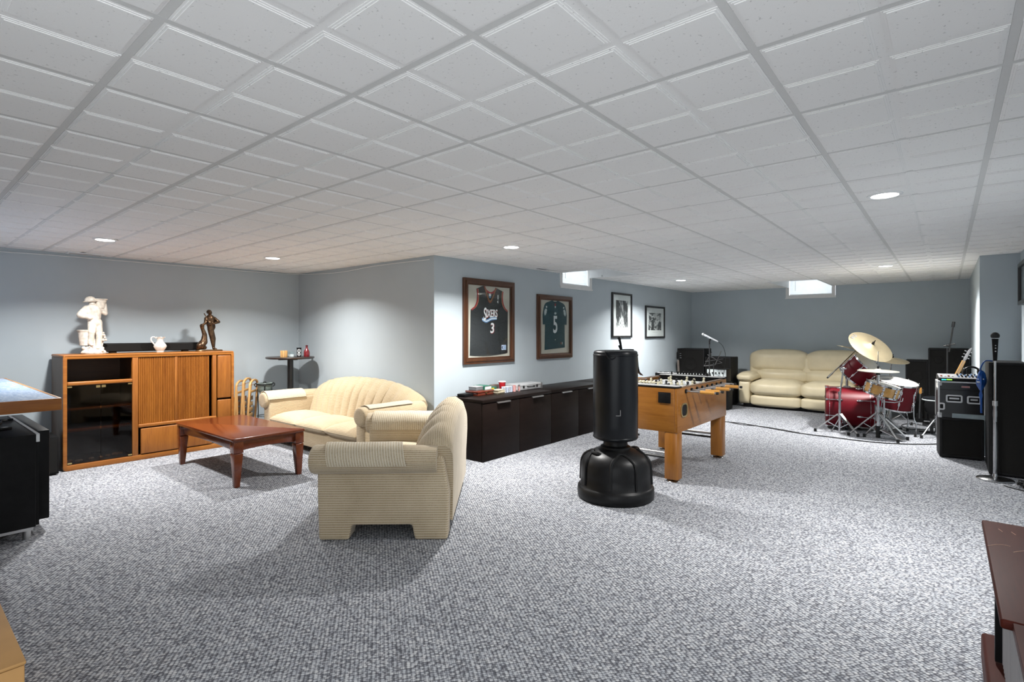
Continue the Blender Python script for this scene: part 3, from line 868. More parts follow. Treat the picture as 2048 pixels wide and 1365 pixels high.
m.add([(0,0,.0)], []); build('hat', m, M_plaster, t)
def basket(m, c, r0, r1, h, n=8):
    prof = []
    for i in range(n):
        z = h*i/n; r = r0+(r1-r0)*i/n
        prof += [(r, z), (r*1.06, z+h/n*.5)]
    prof += [(r1*1.12, h*.98), (r1*1.14, h*1.06), (r1*.95, h*1.07), (r1*.9, h*.95), (0, h*.93)]
    m.lathe(prof, c, 24)
m = MB(); basket(m, (.058, .012, .490), .044, .060, .095); build('shoulder_basket', m, M_plaster, t)
m = MB(); basket(m, (-.065, .035, .09), .045, .062, .155); build('ground_basket', m, M_plaster, t)
m = MB(); m.lathe([(.0,0),(.105,.0),(.112,.012),(.104,.03),(.088,.045),(.070,.058),(0,.066)], n=24, sx=1.0, sy=.78)
for i in range(26):
    a = rnd.uniform(0, 6.28); r = rnd.uniform(.02,.09)
    m.ball((r*math.cos(a), r*.75*math.sin(a), rnd.uniform(.04,.075)), rnd.uniform(.012,.022), 8, 6)
m.tube(smooth_path([(.005,.02,.05),(.0,.03,.15),(.015,.03,.25)]), [.026]*7+[.02]*6, 10)
build('rocky_base', m, M_plaster, t)
m = MB()
for i in range(14):
    m.ball((.095+rnd.uniform(-.022,.022), .01+rnd.uniform(-.03,.03), .185+rnd.uniform(-.04,.04)), rnd.uniform(.009,.014), 8, 6)
m.tube([(.075,.01,.06),(.09,.01,.17)], .006, 6)
build('flowers', m, M_plaster, t)

t = thing('pitcher', 'small white ruffled porcelain pitcher on the oak cabinet, before the soundbar', 'pitcher', (2.085, 7.02, cab_top), -.2)
m = MB()
prof = [(.0,0),(.036,.0),(.038,.006),(.034,.012),(.046,.030),(.060,.052),(.064,.070),(.058,.090),(.044,.108),(.032,.125),(.029,.142),(.034,.160),(.046,.174)]
m.lathe(prof + [(.043,.174),(.030,.158),(.025,.142),(.028,.125),(0,.12)], n=36)
for i in range(len(m.v)):
    v = m.v[i]
    if v.z > .155:
        a = math.atan2(v.y, v.x); k = (v.z-.155)/.02
        v.z += .006*k*math.sin(6*a); f = 1 + .10*k*max(0, math.cos(a)); v.x *= f
    elif .03 < v.z < .10 and math.hypot(v.x, v.y) > .04:
        a = math.atan2(v.y, v.x); f = 1 + .05*math.sin(9*a)*math.sin((v.z-.03)/.07*PI*3); v.x *= f; v.y *= f
build('body', m, M_porc, t)
m = MB(); m.tube(smooth_path([(-.036,0,.160),(-.062,0,.178),(-.084,0,.165),(-.085,0,.135),(-.066,0,.105),(-.050,0,.085)]), .0075, 8)
build('handle', m, M_porc, t)

t = thing('figurine', 'dark bronze figurine leaning over a draped stump, at right on the oak cabinet', 'figurine', (2.60, 6.99, cab_top), 0)
m = MB(); m.lathe([(.0,0),(.15,.0),(.154,.006),(.15,.014),(.14,.018),(0,.018)], n=36, sx=1, sy=.55); build('base_plate', m, M_bronzel, t)
figure('body', M_bronze, t, [
    ((.045,-.01,.035),(.028,-.008,.16),.014,.026), ((.028,-.008,.16),(.012,0,.27),.026,.034),
    ((.06,.02,.035),(.055,.015,.15),.014,.024), ((.055,.015,.15),(.020,.005,.27),.026,.033),
    ((.015,0,.27),(.005,-.005,.33),.036,.034), ((.005,-.005,.33),(.008,-.005,.40),.040,.050),
    ((.008,-.01,.41),(.0,-.018,.445),.018,.017),
    ((.055,0,.405),(.105,-.01,.36),.022,.019), ((.105,-.01,.36),(.03,-.055,.335),.019,.011),
    ((-.04,-.01,.40),(-.055,-.035,.345),.021,.018), ((-.055,-.035,.345),(-.09,-.03,.315),.017,.011),
    ((.045,-.01,.03),(.055,-.045,.024),.014,.010), ((.06,.02,.03),(.078,-.01,.024),.013,.010)],
    [((-.002,-.026,.470),(.024,.026,.029)), ((-.002,-.002,.480),(.031,.027,.030)), ((-.008,-.054,.466),(.006,.007,.008)), ((.04,.01,.30),(.035,.03,.05)), ((.055,.03,.36),(.03,.02,.06))], vox=.005)
m = MB(); m.M = TR(-.02, -.055, .345, ry=math.radians(62))          # small stringed instrument held across the chest
m.lathe([(0,-.012),(.024,-.010),(.027,0),(.024,.010),(0,.012)], n=18, sx=1.3); m.box(-.13, -.02, -.004, .004, -.002, .008)
build('instrument', m, M_bronze, t)
figure('draped_stump', M_bronze, t, [
    ((-.10,.0,.065),(-.06,.0,.12),.045,.040), ((-.06,0,.11),(-.052,0,.20),.040,.028), ((-.052,0,.20),(-.078,0,.28),.027,.020), ((-.078,0,.28),(-.085,-.01,.31),.022,.026),
    ((-.125,.0,.042),(-.05,0,.044),.022,.024)], [((-.09,-.02,.072),(.03,.03,.045))], vox=.006)

# ---------------------------------------------------------------- small black box between the cabinets
t = thing('subwoofer', 'small black box speaker on the carpet left of the oak cabinet', 'speaker', (.985, 6.86, 0))
m = MB(); m.box(-.155, .145, -.17, .17, .012, .375); build('body', m, M_black, t, bevel=.006)
m = MB(); m.box(-.14, .13, -.176, -.169, .03, .355); build('grille', m, M_grille, t)
for x in (-.12, .11):
    for y in (-.14, .14):
        m = MB(); m.cyl((x,y,0), (x,y,.013), .015); build('foot', m, M_rubber, t)

# ---------------------------------------------------------------- black console under the blue board
t = thing('console_cabinet', 'black console cabinet on short metal feet under the blue topped board', 'cabinet', (0, 4.72, 0))
m = MB(); m.box(-.55, .678, 0, 1.25, .085, .705); build('body', m, M_black, t, bevel=.003)
m = MB(); m.box(.679, .697, -.002, 1.25, .655, .708); build('edge_strip', m, M_alu, t, label='pale metal strip along the side')
m = MB(); m.box(.679, .697, .02, 1.25, .09, .654); build('recess_strip', m, M_black, t)
m = MB(); m.box(.698, .772, .16, 1.25, .085, .705); build('side_panel', m, M_black, t, bevel=.003)
m = MB(); m.box(-.5, .66, .02, .05, .062, .084); build('base_rail', m, M_steel, t)
for x in (-.45, .64):
    for y in (.06, 1.18):
        m = MB(); m.cyl((x,y,0), (x,y,.07), .022); m.box(x-.03, x+.03, y-.03, y+.03, .06, .084); build('foot', m, M_steel, t)
t = thing('game_table', 'large board with mottled blue top and oak edge above the black console', 'table', (0, 4.56, 0))
bx0, bx1, by0, by1, bz = -.44, .785, 0, 2.44, .952
m = MB(); m.box(bx0+.03, bx1-.018, by0+.018, by1-.02, bz-.07, bz+.0005); build('playing_surface', m, M_blue, t, label='mottled pale blue playing surface')
for a in ((bx0, bx1, by0, by0+.018), (bx0, bx1, by1-.02, by1), (bx1-.018, bx1, by0+.018, by1-.02), (bx0, bx0+.03, by0+.018, by1-.02)):
    m = MB(); m.box(*a, bz-.078, bz+.002); build('edge_board', m, M_oakx if a[1]-a[0] > .5 else M_oaky, t, bevel=.002)
for y in (.45, 1.2):
    m = MB(); m.box(-.40, .25, y, y+.09, .7052, bz-.07); build('support_block', m, M_beech, t)
m = MB(); m.tube(smooth_path([(.50,5.28,.7135),(.58,5.42,.7135),(.60,5.55,.717),(.655,5.60,.7135)]), .006, 6); m.box(.60,.67,5.585,5.625,.7075,.722)
tag(build('power_cord', m, M_black), 'thin black cord on top of the black console under the board', 'cord')
t = thing('remote_control', 'flat black remote on the black console at left edge', 'remote', (.555, 5.10, .7055), .5)
m = MB(); m.box(-.08, .05, -.022, .022, 0, .018); build('body', m, M_black, t, bevel=.005)
m = MB(); m.box(.0, .03, -.012, .012, .018, .0195); build('button', m, M_alu, t)

# tan box in the near left corner
t = thing('storage_box', 'plain tan box top at the lower left corner of the picture', 'box', (-.03, 2.45, 0))
m = MB(); m.box(-.30, .298, -.42, .55, 0, .44); build('body', m, M_tan, t, bevel=.004)
m = MB(); m.box(-.303, .301, -.423, .553, .441, .452); build('lid', m, M_tan, t, bevel=.004)

# ---------------------------------------------------------------- bar table and what stands on it
t = thing('bar_table', 'tall round dark bar table in the grey wall corner', 'table', (3.615, 6.95, 0))
m = MB(); m.lathe([(0,1.035),(.30,1.035),(.312,1.042),(.314,1.052),(.308,1.060),(0,1.060)], n=56); build('tabletop', m, M_darkwood, t)
m = MB(); m.box(-.16, .16, -.02, .02, 1.018, 1.034); m.box(-.02, .02, -.16, .16, 1.018, 1.034); build('bracket', m, M_blackm, t)
m = MB(); m.cyl((0,0,.03), (0,0,1.02), .039, n=24); build('pole', m, M_blackm, t)
m = MB(); m.lathe([(0,0),(.2,0),(.2,.012),(.16,.022),(.05,.034),(0,.034)], n=40); build('base', m, M_blackm, t)
tz = 1.060
t = thing('coaster_holder', 'small light wood slatted holder at left on the bar table', 'holder', (3.51, 6.92, tz))
m = MB(); m.lathe([(0,0),(.040,0),(.040,.006),(0,.006)], n=24); build('base', m, M_beech, t)
for i in range(9):
    a = PI*.2 + 2*PI*i/9
    m = MB(); m.M = TR(.042*math.cos(a), .042*math.sin(a), 0, rz=a); m.box(-.003, .003, -.011, .011, 0, .088); build('slat', m, M_beech, t, bevel=.001)
t = thing('napkin_box', 'clear little box right of the slatted holder on the bar table', 'box', (3.60, 6.90, tz))
m = MB(); m.box(-.03, .03, -.03, .03, 0, .003); m.box(-.03, -.027, -.03, .03, 0, .075); m.box(.027, .03, -.03, .03, 0, .075); m.box(-.03, .03, -.03, -.027, 0, .075); m.box(-.03, .03, .027, .03, 0, .075); build('shell', m, M_pane, t)
m = MB(); m.box(-.024, .024, -.024, .024, .004, .035); build('napkins', m, M_white, t)
t = thing('tumbler', 'black tumbler with white ring pattern on the bar table', 'tumbler', (3.72, 6.91, tz))
m = MB(); m.lathe([(0,0),(.026,0),(.028,.006),(.030,.112),(.034,.114),(.034,.122),(.027,.124),(0,.124)], n=28); build('body', m, M_black, t)
m = MB()
dirn = Vector((-3.72, -6.91, 0)).normalized(); aa = math.atan2(dirn.y, dirn.x)
for zc, r in ((.034,.018),(.080,.020)):
    pts = []
    for k in range(18):
        q = 2*PI*k/18; da = r*math.cos(q)/.031
        pts.append((.0302*math.cos(aa+da), .0302*math.sin(aa+da), zc + r*1.1*math.sin(q)))
    m.tube(pts, .0036, 6, closed=True)
    m.ball((.0295*math.cos(aa), .0295*math.sin(aa), zc), (.007,.007,.009), 8, 6)
build('ring_pattern', m, M_white, t, label='white rings')
t = thing('bottle', 'deep red bottle at right on the bar table', 'bottle', (3.80, 6.85, tz))
m = MB(); m.lathe([(0,0),(.037,0),(.040,.008),(.040,.048),(.036,.075),(.020,.105),(.0145,.118),(.0145,.135)], n=26)
build('body', m, M_redglass, t)
m = MB(); m.lathe([(0,.135),(.016,.135),(.016,.158),(0,.16)], n=20); build('cap', m, M_capred, t)

# ---------------------------------------------------------------- folded tray tables behind the cabinet
def folded(x, y, z0, label, h):
    t = thing('folding_chair', label, 'folding chair', (x, y, 0), .85, 'folded light wood chairs leaning beside the oak cabinet')
    for s_ in (-1, 1):
        m = MB(); m.M = TR(0, 0, 0, rx=.06*1)
        m.box(s_*.15-.012, s_*.15+.012, -.012, .012, 0, h-.05); build('leg', m, M_beech, t, bevel=.004)
        m = MB(); m.M = TR(0, .028, 0, rx=-.03); m.box(s_*.118-.012, s_*.118+.012, -.011, .011, 0.005, h-.14); build('leg', m, M_beech, t, bevel=.004)
    m = MB(); m.M = TR(0, 0, 0, rx=.06) @ RX
    o = [(-.162, h-.06)] + arc(0, h-.06, .162, PI, 0, 12, .075)[1:-1] + [(.162, h-.06)]
    i_ = [(-.136, h-.06)] + arc(0, h-.06, .136, PI, 0, 12, .05)[1:-1] + [(.136, h-.06)]
    m.ring(o, i_, -.012, .012); build('bent_top_rail', m, M_beech, t, bevel=.003)
    m = MB(); m.M = TR(0, .012, 0, rx=.02)
    for k in range(5): m.box(-.10, .10, -.006, .004, .20+k*.075, .255+k*.075)
    build('seat', m, M_beech, t, bevel=.002)
    for z in (.09, h-.16):
        m = MB(); m.M = TR(0, 0, 0, rx=.06); m.box(-.14, .14, -.007, .007, z, z+.03); build('crossbar', m, M_beech, t, bevel=.003)
folded(2.995, 7.15, 0, 'folded light wood chair nearest the oak cabinet, first of the leaning row', .76)
folded(3.058, 7.10, 0, 'folded light wood chair in the middle of the leaning row', .79)
folded(3.12, 7.05, 0, 'folded light wood chair furthest from the oak cabinet, next to the metal plant stand', .77)

# ---------------------------------------------------------------- wrought iron stand with a bowl
t = thing('bowl_stand', 'thin dark metal stand with curled arms holding a grey green bowl', 'stand', (3.25, 6.92, 0))
for i in range(3):
    a = math.radians(245) + 2*PI*i/3
    dx, dy = math.cos(a), math.sin(a)
    pts = [(dx*.105, dy*.105, 0), (dx*.09, dy*.09, .35), (dx*.098, dy*.098, .69)]
    cur = [(dx*(.118+.022*math.cos(q)), dy*(.118+.022*math.cos(q)), .70+.022*math.sin(q)) for q in [PI - k*.55 for k in range(10)]]
    m = MB(); m.tube(pts + cur, .007, 8); build('leg', m, M_iron, t)
m = MB(); m.tube([(.098*math.cos(2*PI*k/32), .098*math.sin(2*PI*k/32), .715) for k in range(32)], .008, 8, closed=True)
m.tube([(.09*math.cos(2*PI*k/24), .09*math.sin(2*PI*k/24), .30) for k in range(24)], .005, 6, closed=True); build('ring', m, M_iron, t)
m = MB(); m.lathe([(0,.585),(.05,.588),(.078,.62),(.088,.67),(.090,.722),(.095,.726),(.092,.73),(.084,.722),(.08,.68),(.06,.615),(0,.60)], n=32); build('bowl', m, M_greybowl, t, label='grey green bowl')
m = MB(); m.ball((0,0,.735), (.02,.02,.016), 12, 8); m.lathe([(0,.718),(.075,.716),(.078,.722),(.05,.730),(0,.734)], n=28); build('lid', m, M_iron, t)

# white cable along the top of the wall
m = MB(); pts = [(.2,7.391,2.215),(.79,7.391,2.213),(1.17,7.391,2.222),(2.08,7.391,2.228),(3.25,7.391,2.233),(3.93,7.391,2.250),(3.971,7.34,2.250),(3.971,7.1,2.235),(3.971,6.3,2.205),(3.971,5.62,2.225),(3.971,5.02,2.225),(3.971,4.50,2.217)]
m.tube(smooth_path(pts, 5), .004, 6); tag(build('cable', m, M_white), 'thin white cable running along the top of the left walls', 'cable')
# ceiling vents
def vent(u, v, label, a, b):
    t = thing('ceiling_vent', label, 'vent', (u, v, CEIL-.0165))
    m = MB(); m.M = TR(0,0,0); m.ring(sq(-a,a,-b,b), sq(-a+.018,a-.018,-b+.018,b-.018), 0, .008); build('frame', m, M_white, t)
    m = MB(); m.box(-a+.016, a-.016, -b+.016, b-.016, .0055, .0075); build('duct_opening', m, M_black, t)
    for k in range(3):
        y = -b+.03+(2*b-.06)*k/2
        m = MB(); m.M = TR(0, y, .003, rx=.6); m.box(-a+.018, a-.018, -.007, .007, -.0006, .0006); build('louver', m, M_white, t)
vent(1.45, 7.26, 'narrow white ceiling vent by the left wall above the oak cabinet', .16, .06)
vent(5.72, 4.20, 'small white ceiling vent left of the middle window', .14, .06)
# ================================================================ middle wall
def wall_thing(name, label, cat, u, z, group=None, off=.0):
    p = mid(0) @ Vector(((u-4.0)*du, -off, z))
    return thing(name, label, cat, p, MIDROT, group)
def picture_frame(t, w, h, mat, prof, depth):
    """mitred frame: list of (inset, forward) steps; face looks to -y; origin at bottom centre"""
    m = MB(); m.M = RX
    for (a, b, f) in prof:
        m.ring(sq(-w/2+a, w/2-a, a, h-a), sq(-w/2+b, w/2-b, b, h-b), 0, f)
    return build('frame', m, mat, t, bevel=.0025)
def jersey_panel(poly, name, mat, t, d0=.006, d1=.012):
    m = MB(); m.M = RX; m.prism(poly, d0, d1)
    return build(name, m, mat, t, bevel=.002)
def bez(pts, n=6): return [(p.x, p.y) for p in smooth_path([(x, y, 0) for x, y in pts], n)]

# --- framed black basketball jersey
w, h = .915, 1.035
t = wall_thing('framed_jersey', 'black basketball jersey with red trim in a dark wood frame, left of the green one', 'framed jersey', 4.87, 1.012, None, .002)
picture_frame(t, w, h, M_framewood, [(0, .035, .030), (.030, .062, .040), (.060, .078, .024)], .04)
m = MB(); m.M = RX; m.prism(sq(-w/2+.07, w/2-.07, .07, h-.07), .001, .006); build('mat_board', m, M_matboard, t)
# half outline, x>0, in frame coordinates (z from bottom)
def jx(f): return f
left = [(-.345,.105),(-.340,.30),(-.335,.50),(-.330,.655)]
arm_l = bez([(-.330,.655),(-.262,.700),(-.225,.775),(-.222,.86),(-.230,.915)])
sh_l = [(-.095,.963)]
neck = bez([(-.095,.963),(-.060,.915),(.02,.885),(.095,.915),(.118,.948)])
sh_r = [(.262,.905)]
arm_r = bez([(.262,.905),(.252,.84),(.262,.755),(.300,.690),(.352,.655)])
right = [(.352,.50),(.350,.30),(.348,.118)]
hem = bez([(.348,.118),(.15,.098),(-.1,.090),(-.345,.105)])[1:-1]
outline = left[:-1] + arm_l + sh_l + neck[1:] + sh_r + arm_r[1:] + right + hem
outline = [(x*.98-.005, y) for x, y in outline]
body = jersey_panel(outline, 'jersey', M_jersey, t, .006, .013)
def strip(pts, wd, name, mat, par, d):
    P = [Vector((x*.98-.005, y, 0)) for x, y in pts]; a = []; b = []
    for i in range(len(P)):
        q = (P[min(i+1, len(P)-1)] - P[max(i-1, 0)]).normalized(); nrm = Vector((-q.y, q.x, 0))
        a.append(P[i] + nrm*wd/2); b.append(P[i] - nrm*wd/2)
    m = MB(); m.M = RX
    m.grid([[(v.x, v.y, d) for v in a], [(v.x, v.y, d) for v in b]])
    m.grid([[(v.x, v.y, d-.003) for v in a], [(v.x, v.y, d-.003) for v in b]])
    m.grid([[(v.x, v.y, d) for v in a], [(v.x, v.y, d-.003) for v in a]]); m.grid([[(v.x, v.y, d) for v in b], [(v.x, v.y, d-.003) for v in b]])
    return build(name, m, mat, par)
strip([(x+.010, y) for x, y in arm_l], .020, 'red_trim', M_jred, body, .0160)
strip([(x-.010, y) for x, y in arm_r], .020, 'red_trim', M_jred, body, .0160)
strip([(x+.024, y) for x, y in arm_l], .006, 'tan_trim', M_jtan, body, .0160)
strip([(x-.024, y) for x, y in arm_r], .006, 'tan_trim', M_jtan, body, .0160)
strip([(x, y-.012) for x, y in neck], .024, 'red_collar', M_jred, body, .0160)
vn = bez([(-.098,.955),(-.075,.90),(-.045,.835),(.004,.755),(.065,.83),(.100,.90),(.120,.942)], 4)
strip(vn, .020, 'red_collar', M_jrust, body, .0185)
strip([(x, y+.016) for x, y in vn[4:-4]], .006, 'tan_trim', M_jtan, body, .0190)
m = MB(); m.M = RX; m.box(-.018, .018, .835, .868, .015, .0165); m.m = 1; m.box(-.014, .014, .812, .835, .015, .0165); build('neck_label', m, [M_white, M_jblue], body)
def on(x, y, d): return RX @ TR(x, y, d)
for mt_, d_, o_, bd in ((M_white, .0150, 0, .0022), (M_jred, .0138, .004, .0045)):
    text('team_name', 'IXERS', .135, mt_, body, on(.034+o_, .615-o_*.7, d_) @ TR(rz=.03), .0008, .12, .60, bd)
    text('team_name', 'S', .215, mt_, body, on(-.092+o_, .602-o_*.7, d_) @ TR(rz=.03), .0008, .16, .52, bd)
for k, (mt, off) in enumerate(((M_jblue, 0), (M_white, .014), (M_jblue, .026))):
    pts = [(x, y-off) for x, y in bez([(-.135,.560-.0),(-.06,.535),(.03,.565),(.135,.575)], 5)]
    strip(pts, .013, 'wave_stripe', mt, body, .0155)
text('jersey_number', '3', .175, M_white, body, on(.040, .430, .0155), .0008, .08, .9, .003)
text('jersey_number', '3', .175, M_jred, body, on(.045, .427, .0140), .0006, .08, .92, .006)
m = MB(); m.M = RX; m.box(.140, .158, .800, .858, .0145, .0155); build('league_patch', m, M_white, body)
m = MB(); m.M = RX; m.prism(arc(.150, .770, .016, .9, 5.4, 12) + arc(.158, .770, .009, 5.2, 1.0, 10), .0145, .0155); build('crescent_logo', m, M_white, body)
m = MB(); m.M = RX; m.box(.215, .300, .158, .222, .0145, .0158); build('hem_patch', m, M_jpale, body)
m = MB(); m.M = RX; m.prism(arc(.238, .190, .018, .9, 5.4, 12) + arc(.246, .190, .010, 5.2, 1.0, 10), .016, .0165); build('crescent_logo', m, M_jnavy, body)
m = MB(); m.M = RX
for k in range(3): m.box(.262, .294, .170+.016*k, .178+.016*k, .016, .0163)
build('patch_lettering', m, M_jblue, body)
m = MB(); m.box(-w/2+.074, w/2-.074, -.0235, -.0215, .074, h-.074); build('glazing', m, M_pane, t)

# --- framed green football jersey
w, h = .845, .905
t = wall_thing('framed_jersey', 'dark green football jersey with number 5 in a dark wood frame', 'framed jersey', 6.24, 1.022, None, .002)
picture_frame(t, w, h, M_framewood, [(0, .030, .026), (.026, .058, .040), (.056, .074, .022)], .04)
m = MB(); m.M = RX; m.prism(sq(-w/2+.065, w/2-.065, .065, h-.065), .001, .006); build('mat_board', m, M_matboard, t)
half = [(.235,.155),(.235,.485),(.285,.485),(.292,.62),(.282,.66)] + bez([(.282,.66),(.250,.755),(.205,.795),(.145,.812),(.075,.835)], 5)[1:] + [(.062,.838)]
out = [(-.245,.125)] + [(-x, y) for x, y in half[1:]] + [(-.035,.818),(.035,.818)] + [(x, y) for x, y in half[::-1][:-1]] + [(.240,.150)]
gj = jersey_panel(out, 'jersey', M_green, t, .006, .013)
m = MB(); m.M = RX; m.prism([(-.070,.838),(-.035,.800),(.035,.800),(.070,.838),(.045,.812),(-.045,.812)], .0135, .017); build('collar', m, M_green2, gj)
m = MB(); m.M = RX; m.box(-.014, .014, .755, .790, .014, .0150); m.m = 1; m.box(-.012, .012, .728, .752, .014, .0150); build('neck_label', m, [M_jred, M_white], gj)
text('jersey_number', '5', .345, M_white, gj, on(0, .475, .0148), .0008, 0, .68, .006)
m = MB(); m.M = RX; m.prism([(-.026,.648),(-.016,.662),(.02,.664),(.028,.648),(.016,.632),(-.012,.632)], .0140, .0150); build('chest_patch', m, M_silver, gj)
for s_ in (-1, 1):
    wing = [(.196,.690),(.212,.712),(.236,.706),(.256,.680),(.262,.645),(.250,.608),(.238,.628),(.230,.612),(.222,.640),(.212,.634),(.208,.662)]
    m = MB(); m.M = RX; m.prism([(s_*x, y) for x, y in wing], .0140, .0152); build('sleeve_emblem', m, M_silver, gj)
    m = MB(); m.M = RX; m.prism(arc(s_*.208, .735, .014, 0, 2*PI, 12)[:-1], .0140, .0150); build('sleeve_dot', m, M_white, gj)
m = MB(); m.M = RX; m.prism(arc(0, .268, .007, 0, 2*PI, 10)[:-1], .014, .015); build('hem_dot', m, M_white, gj)
for x, mt in ((.140, M_jrust), (.172, M_silver)):
    m = MB(); m.M = RX; m.box(x-.009, x+.009, .198, .232, .014, .015); build('hem_patch', m, mt, gj)
m = MB(); m.box(-w/2+.07, w/2-.07, -.0215, -.0195, .07, h-.07); build('glazing', m, M_pane, t)

# --- black framed prints
def printed(u0, u1, z0, z1, label, mat, a, b, c_, d_):
    w, h = u1-u0, z1-z0
    t = wall_thing('framed_print', label, 'picture', (u0+u1)/2, z0, 'black framed landscape prints', .002)
    picture_frame(t, w, h, M_blackm, [(0, .034, .028)], .03)
    m = MB(); m.M = RX; m.prism(sq(-w/2+.03, w/2-.03, .03, h-.03), .001, .010); build('mat_board', m, M_paper, t)
    m = MB(); m.M = RX; m.prism(sq(-w/2+a, -w/2+b, c_, d_), .0105, .0115); build('print', m, mat, t, label='black and white landscape picture')
    m = MB(); m.M = RX
    for k in range(9): m.box(-.11+.025*k, -.095+.025*k, .115 if h > .7 else .105, .118 if h > .7 else .108, .0103, .0108)
    build('caption_line', m, M_greyink, t)
    m = MB(); m.box(-w/2+.032, w/2-.032, -.0165, -.015, .032, h-.032); build('glazing', m, M_pane, t)
printed(7.83, 8.51, 1.305, 2.072, 'taller black framed waterfall print, left of the other print', M_print1, .14, .545, .175, .64)
printed(9.03, 9.835, 1.288, 1.893, 'wider black framed canyon print nearest the far corner', M_print2, .13, .66, .150, .475)

# ================================================================ dark low cabinets
CW = 1.262
def low_cabinet(i, label):
    x0 = 4.118 + i*(CW+.004)
    t = thing('low_cabinet', label, 'cabinet', (x0, 3.815, 0), 0, 'dark brown low cabinets along the wall')
    m = MB(); m.box(0, CW, .020, .50, 0, .628); build('body', m, M_esp, t, bevel=.0015)
    m = MB(); m.box(-.003, CW-.001, -.004, .505, .632, .667); build('top', m, M_esp, t, bevel=.002)
    for k in range(2):
        a = .003 + k*(CW/2); b_ = a + CW/2 - .006
        m = MB(); m.box(a, b_, 0, .018, .006, .622); d = build('door', m, M_esp, t, bevel=.0015)
        m = MB(); cx = a + .335 if k == 0 else a + .335
        m.box(cx-.11, cx+.11, -.020, -.004, .612, .626); m.box(cx-.11, cx+.11, -.006, .004, .621, .628); build('handle', m, M_steel, d, bevel=.003)
low_cabinet(0, 'dark brown low cabinet nearest the loveseat, under the black jersey')
low_cabinet(1, 'dark brown low cabinet in the middle of its row, partly behind the punching bag')
low_cabinet(2, 'dark brown low cabinet furthest along the wall, mostly behind the punching bag')
ct = .667
def solid(name, label, cat, loc, rz, dims, mat, bevel=.003, group=None):
    m = MB(); m.box(-dims[0]/2, dims[0]/2, -dims[1]/2, dims[1]/2, 0, dims[2])
    o = build(name, m, mat, None, bevel=bevel); o.location = loc; o.rotation_euler = (0, 0, rz)
    return tag(o, label, cat, group)
solid('card_case', 'small flat black case at left end of the low cabinets', 'case', (4.262, 4.215, ct), .10, (.17, .11, .034), M_black, .006)
t = thing('game_box', 'polished red brown wooden box under the green book', 'box', (4.475, 4.20, ct), .05)
m = MB(); m.box(-.14, .14, -.10, .09, .0, .030); build('base', m, M_redwood, t, bevel=.004)
m = MB(); m.box(-.145, .145, -.105, .095, .031, .058); build('lid', m, M_redwood, t, bevel=.008)
m = MB(); m.box(-.015, .015, -.108, -.104, .022, .040); build('clasp', m, M_brass, t)
t = thing('tin_box', 'small grey tin at left on top of the red brown box', 'tin', (4.415, 4.19, ct+.0585), .1)
m = MB(); m.box(-.075, .055, -.055, .055, 0, .036); build('body', m, M_greytin, t, bevel=.003)
m = MB(); m.box(-.077, .057, -.057, .057, .0365, .048); build('lid', m, M_greytin2, t, bevel=.003)
t = thing('book', 'green book with white top lying on the red brown box', 'book', (4.535, 4.215, ct+.0585), .08)
m = MB(); m.box(-.055, .075, -.085, .085, 0, .004); m.box(-.055, .075, -.085, .085, .040, .044); m.box(-.055, -.05, -.085, .085, .004, .04); build('cover', m, M_bookgreen, t)
m = MB(); m.box(-.05, .072, -.082, .082, .004, .040); build('pages', m, M_paper, t)
t = thing('game_booklet', 'green and yellow booklet on the cards right of the green book', 'booklet', (4.705, 4.265, ct), .1)
m = MB(); m.box(-.055, .075, -.07, .07, 0, .070); build('cover', m, M_bookgreen, t, bevel=.003)
m = MB(); m.box(-.045, .02, -.072, -.0705, .028, .062); build('yellow_panel', m, M_yellow, t)
for i in range(4):
    rx = rnd.uniform(-.06, .06)
    m = MB(); m.box(-.062, .062, -.044, .044, 0, .0125)
    o = build('card_pack', m, M_cardpaper, None, bevel=.002); o.location = (4.70+rnd.uniform(-.012,.012), 4.10+rnd.uniform(-.008,.008), ct+.0128*i); o.rotation_euler = (0, 0, rx)
    tag(o, ['cream pack of cards at the bottom of the pile before the yellow booklet', 'cream pack of cards second from the bottom of the pile', 'cream pack of cards third from the bottom of the pile', 'cream pack of cards on top of the pile before the yellow booklet'][i], 'card pack', 'packs of cards in a pile')
solid('dark_wallet', 'small worn brown wallet behind the white poker chips', 'wallet', (4.845, 4.30, ct), .2, (.13, .07, .085), M_wallet, .008)
# poker chips: each column of chips is one standing stack
def chips(x, y, n, mat, label, edge):
    m = MB(); z = 0
    for k in range(n):
        m.m = 0; m.lathe([(0,z),(.0188,z),(.0195,z+.0006),(.0195,z+.0027),(.0188,z+.0033),(0,z+.0033)], n=20)
        m.m = 1; ph = rnd.uniform(0, 1)
        for q in range(6):
            a = 2*PI*q/6 + ph
            m.M = TR(0, 0, z, rz=a); m.box(.0150, .0199, -.0042, .0042, .0004, .0029); m.M = Matrix.Identity(4)
        z += .0034
    o = build('poker_chip_stack', m, [mat, edge]); o.location = (x, y, ct)
    tag(o, label, 'poker chips', 'stacks of poker chips on the low cabinets')
wl = ['white poker chip stack at the left front of its block', 'white poker chip stack second from left in the front row', 'white poker chip stack third from left in the front row', 'white poker chip stack at right front, touching the red stacks']
for i in range(4): chips(4.815+.043*i, 4.10+.004*i, 20, M_chipw, wl[i], M_jblue if i % 2 else M_jnavy)
wl2 = ['white poker chip stack at the left back, below the red cup', 'white poker chip stack in the back row right of the left one', 'white poker chip stack in the back row, third along']
for i in range(3): chips(4.835+.043*i, 4.145, 20, M_chipw, wl2[i], M_jblue)
for i in range(3): chips(4.995+.042*i, 4.10 + .03*(i % 2), 22 - 3*i, M_chipr, ['red poker chip stack touching the white ones', 'red poker chip stack in the middle of the three red ones', 'red poker chip stack nearest the silver case'][i], M_white)
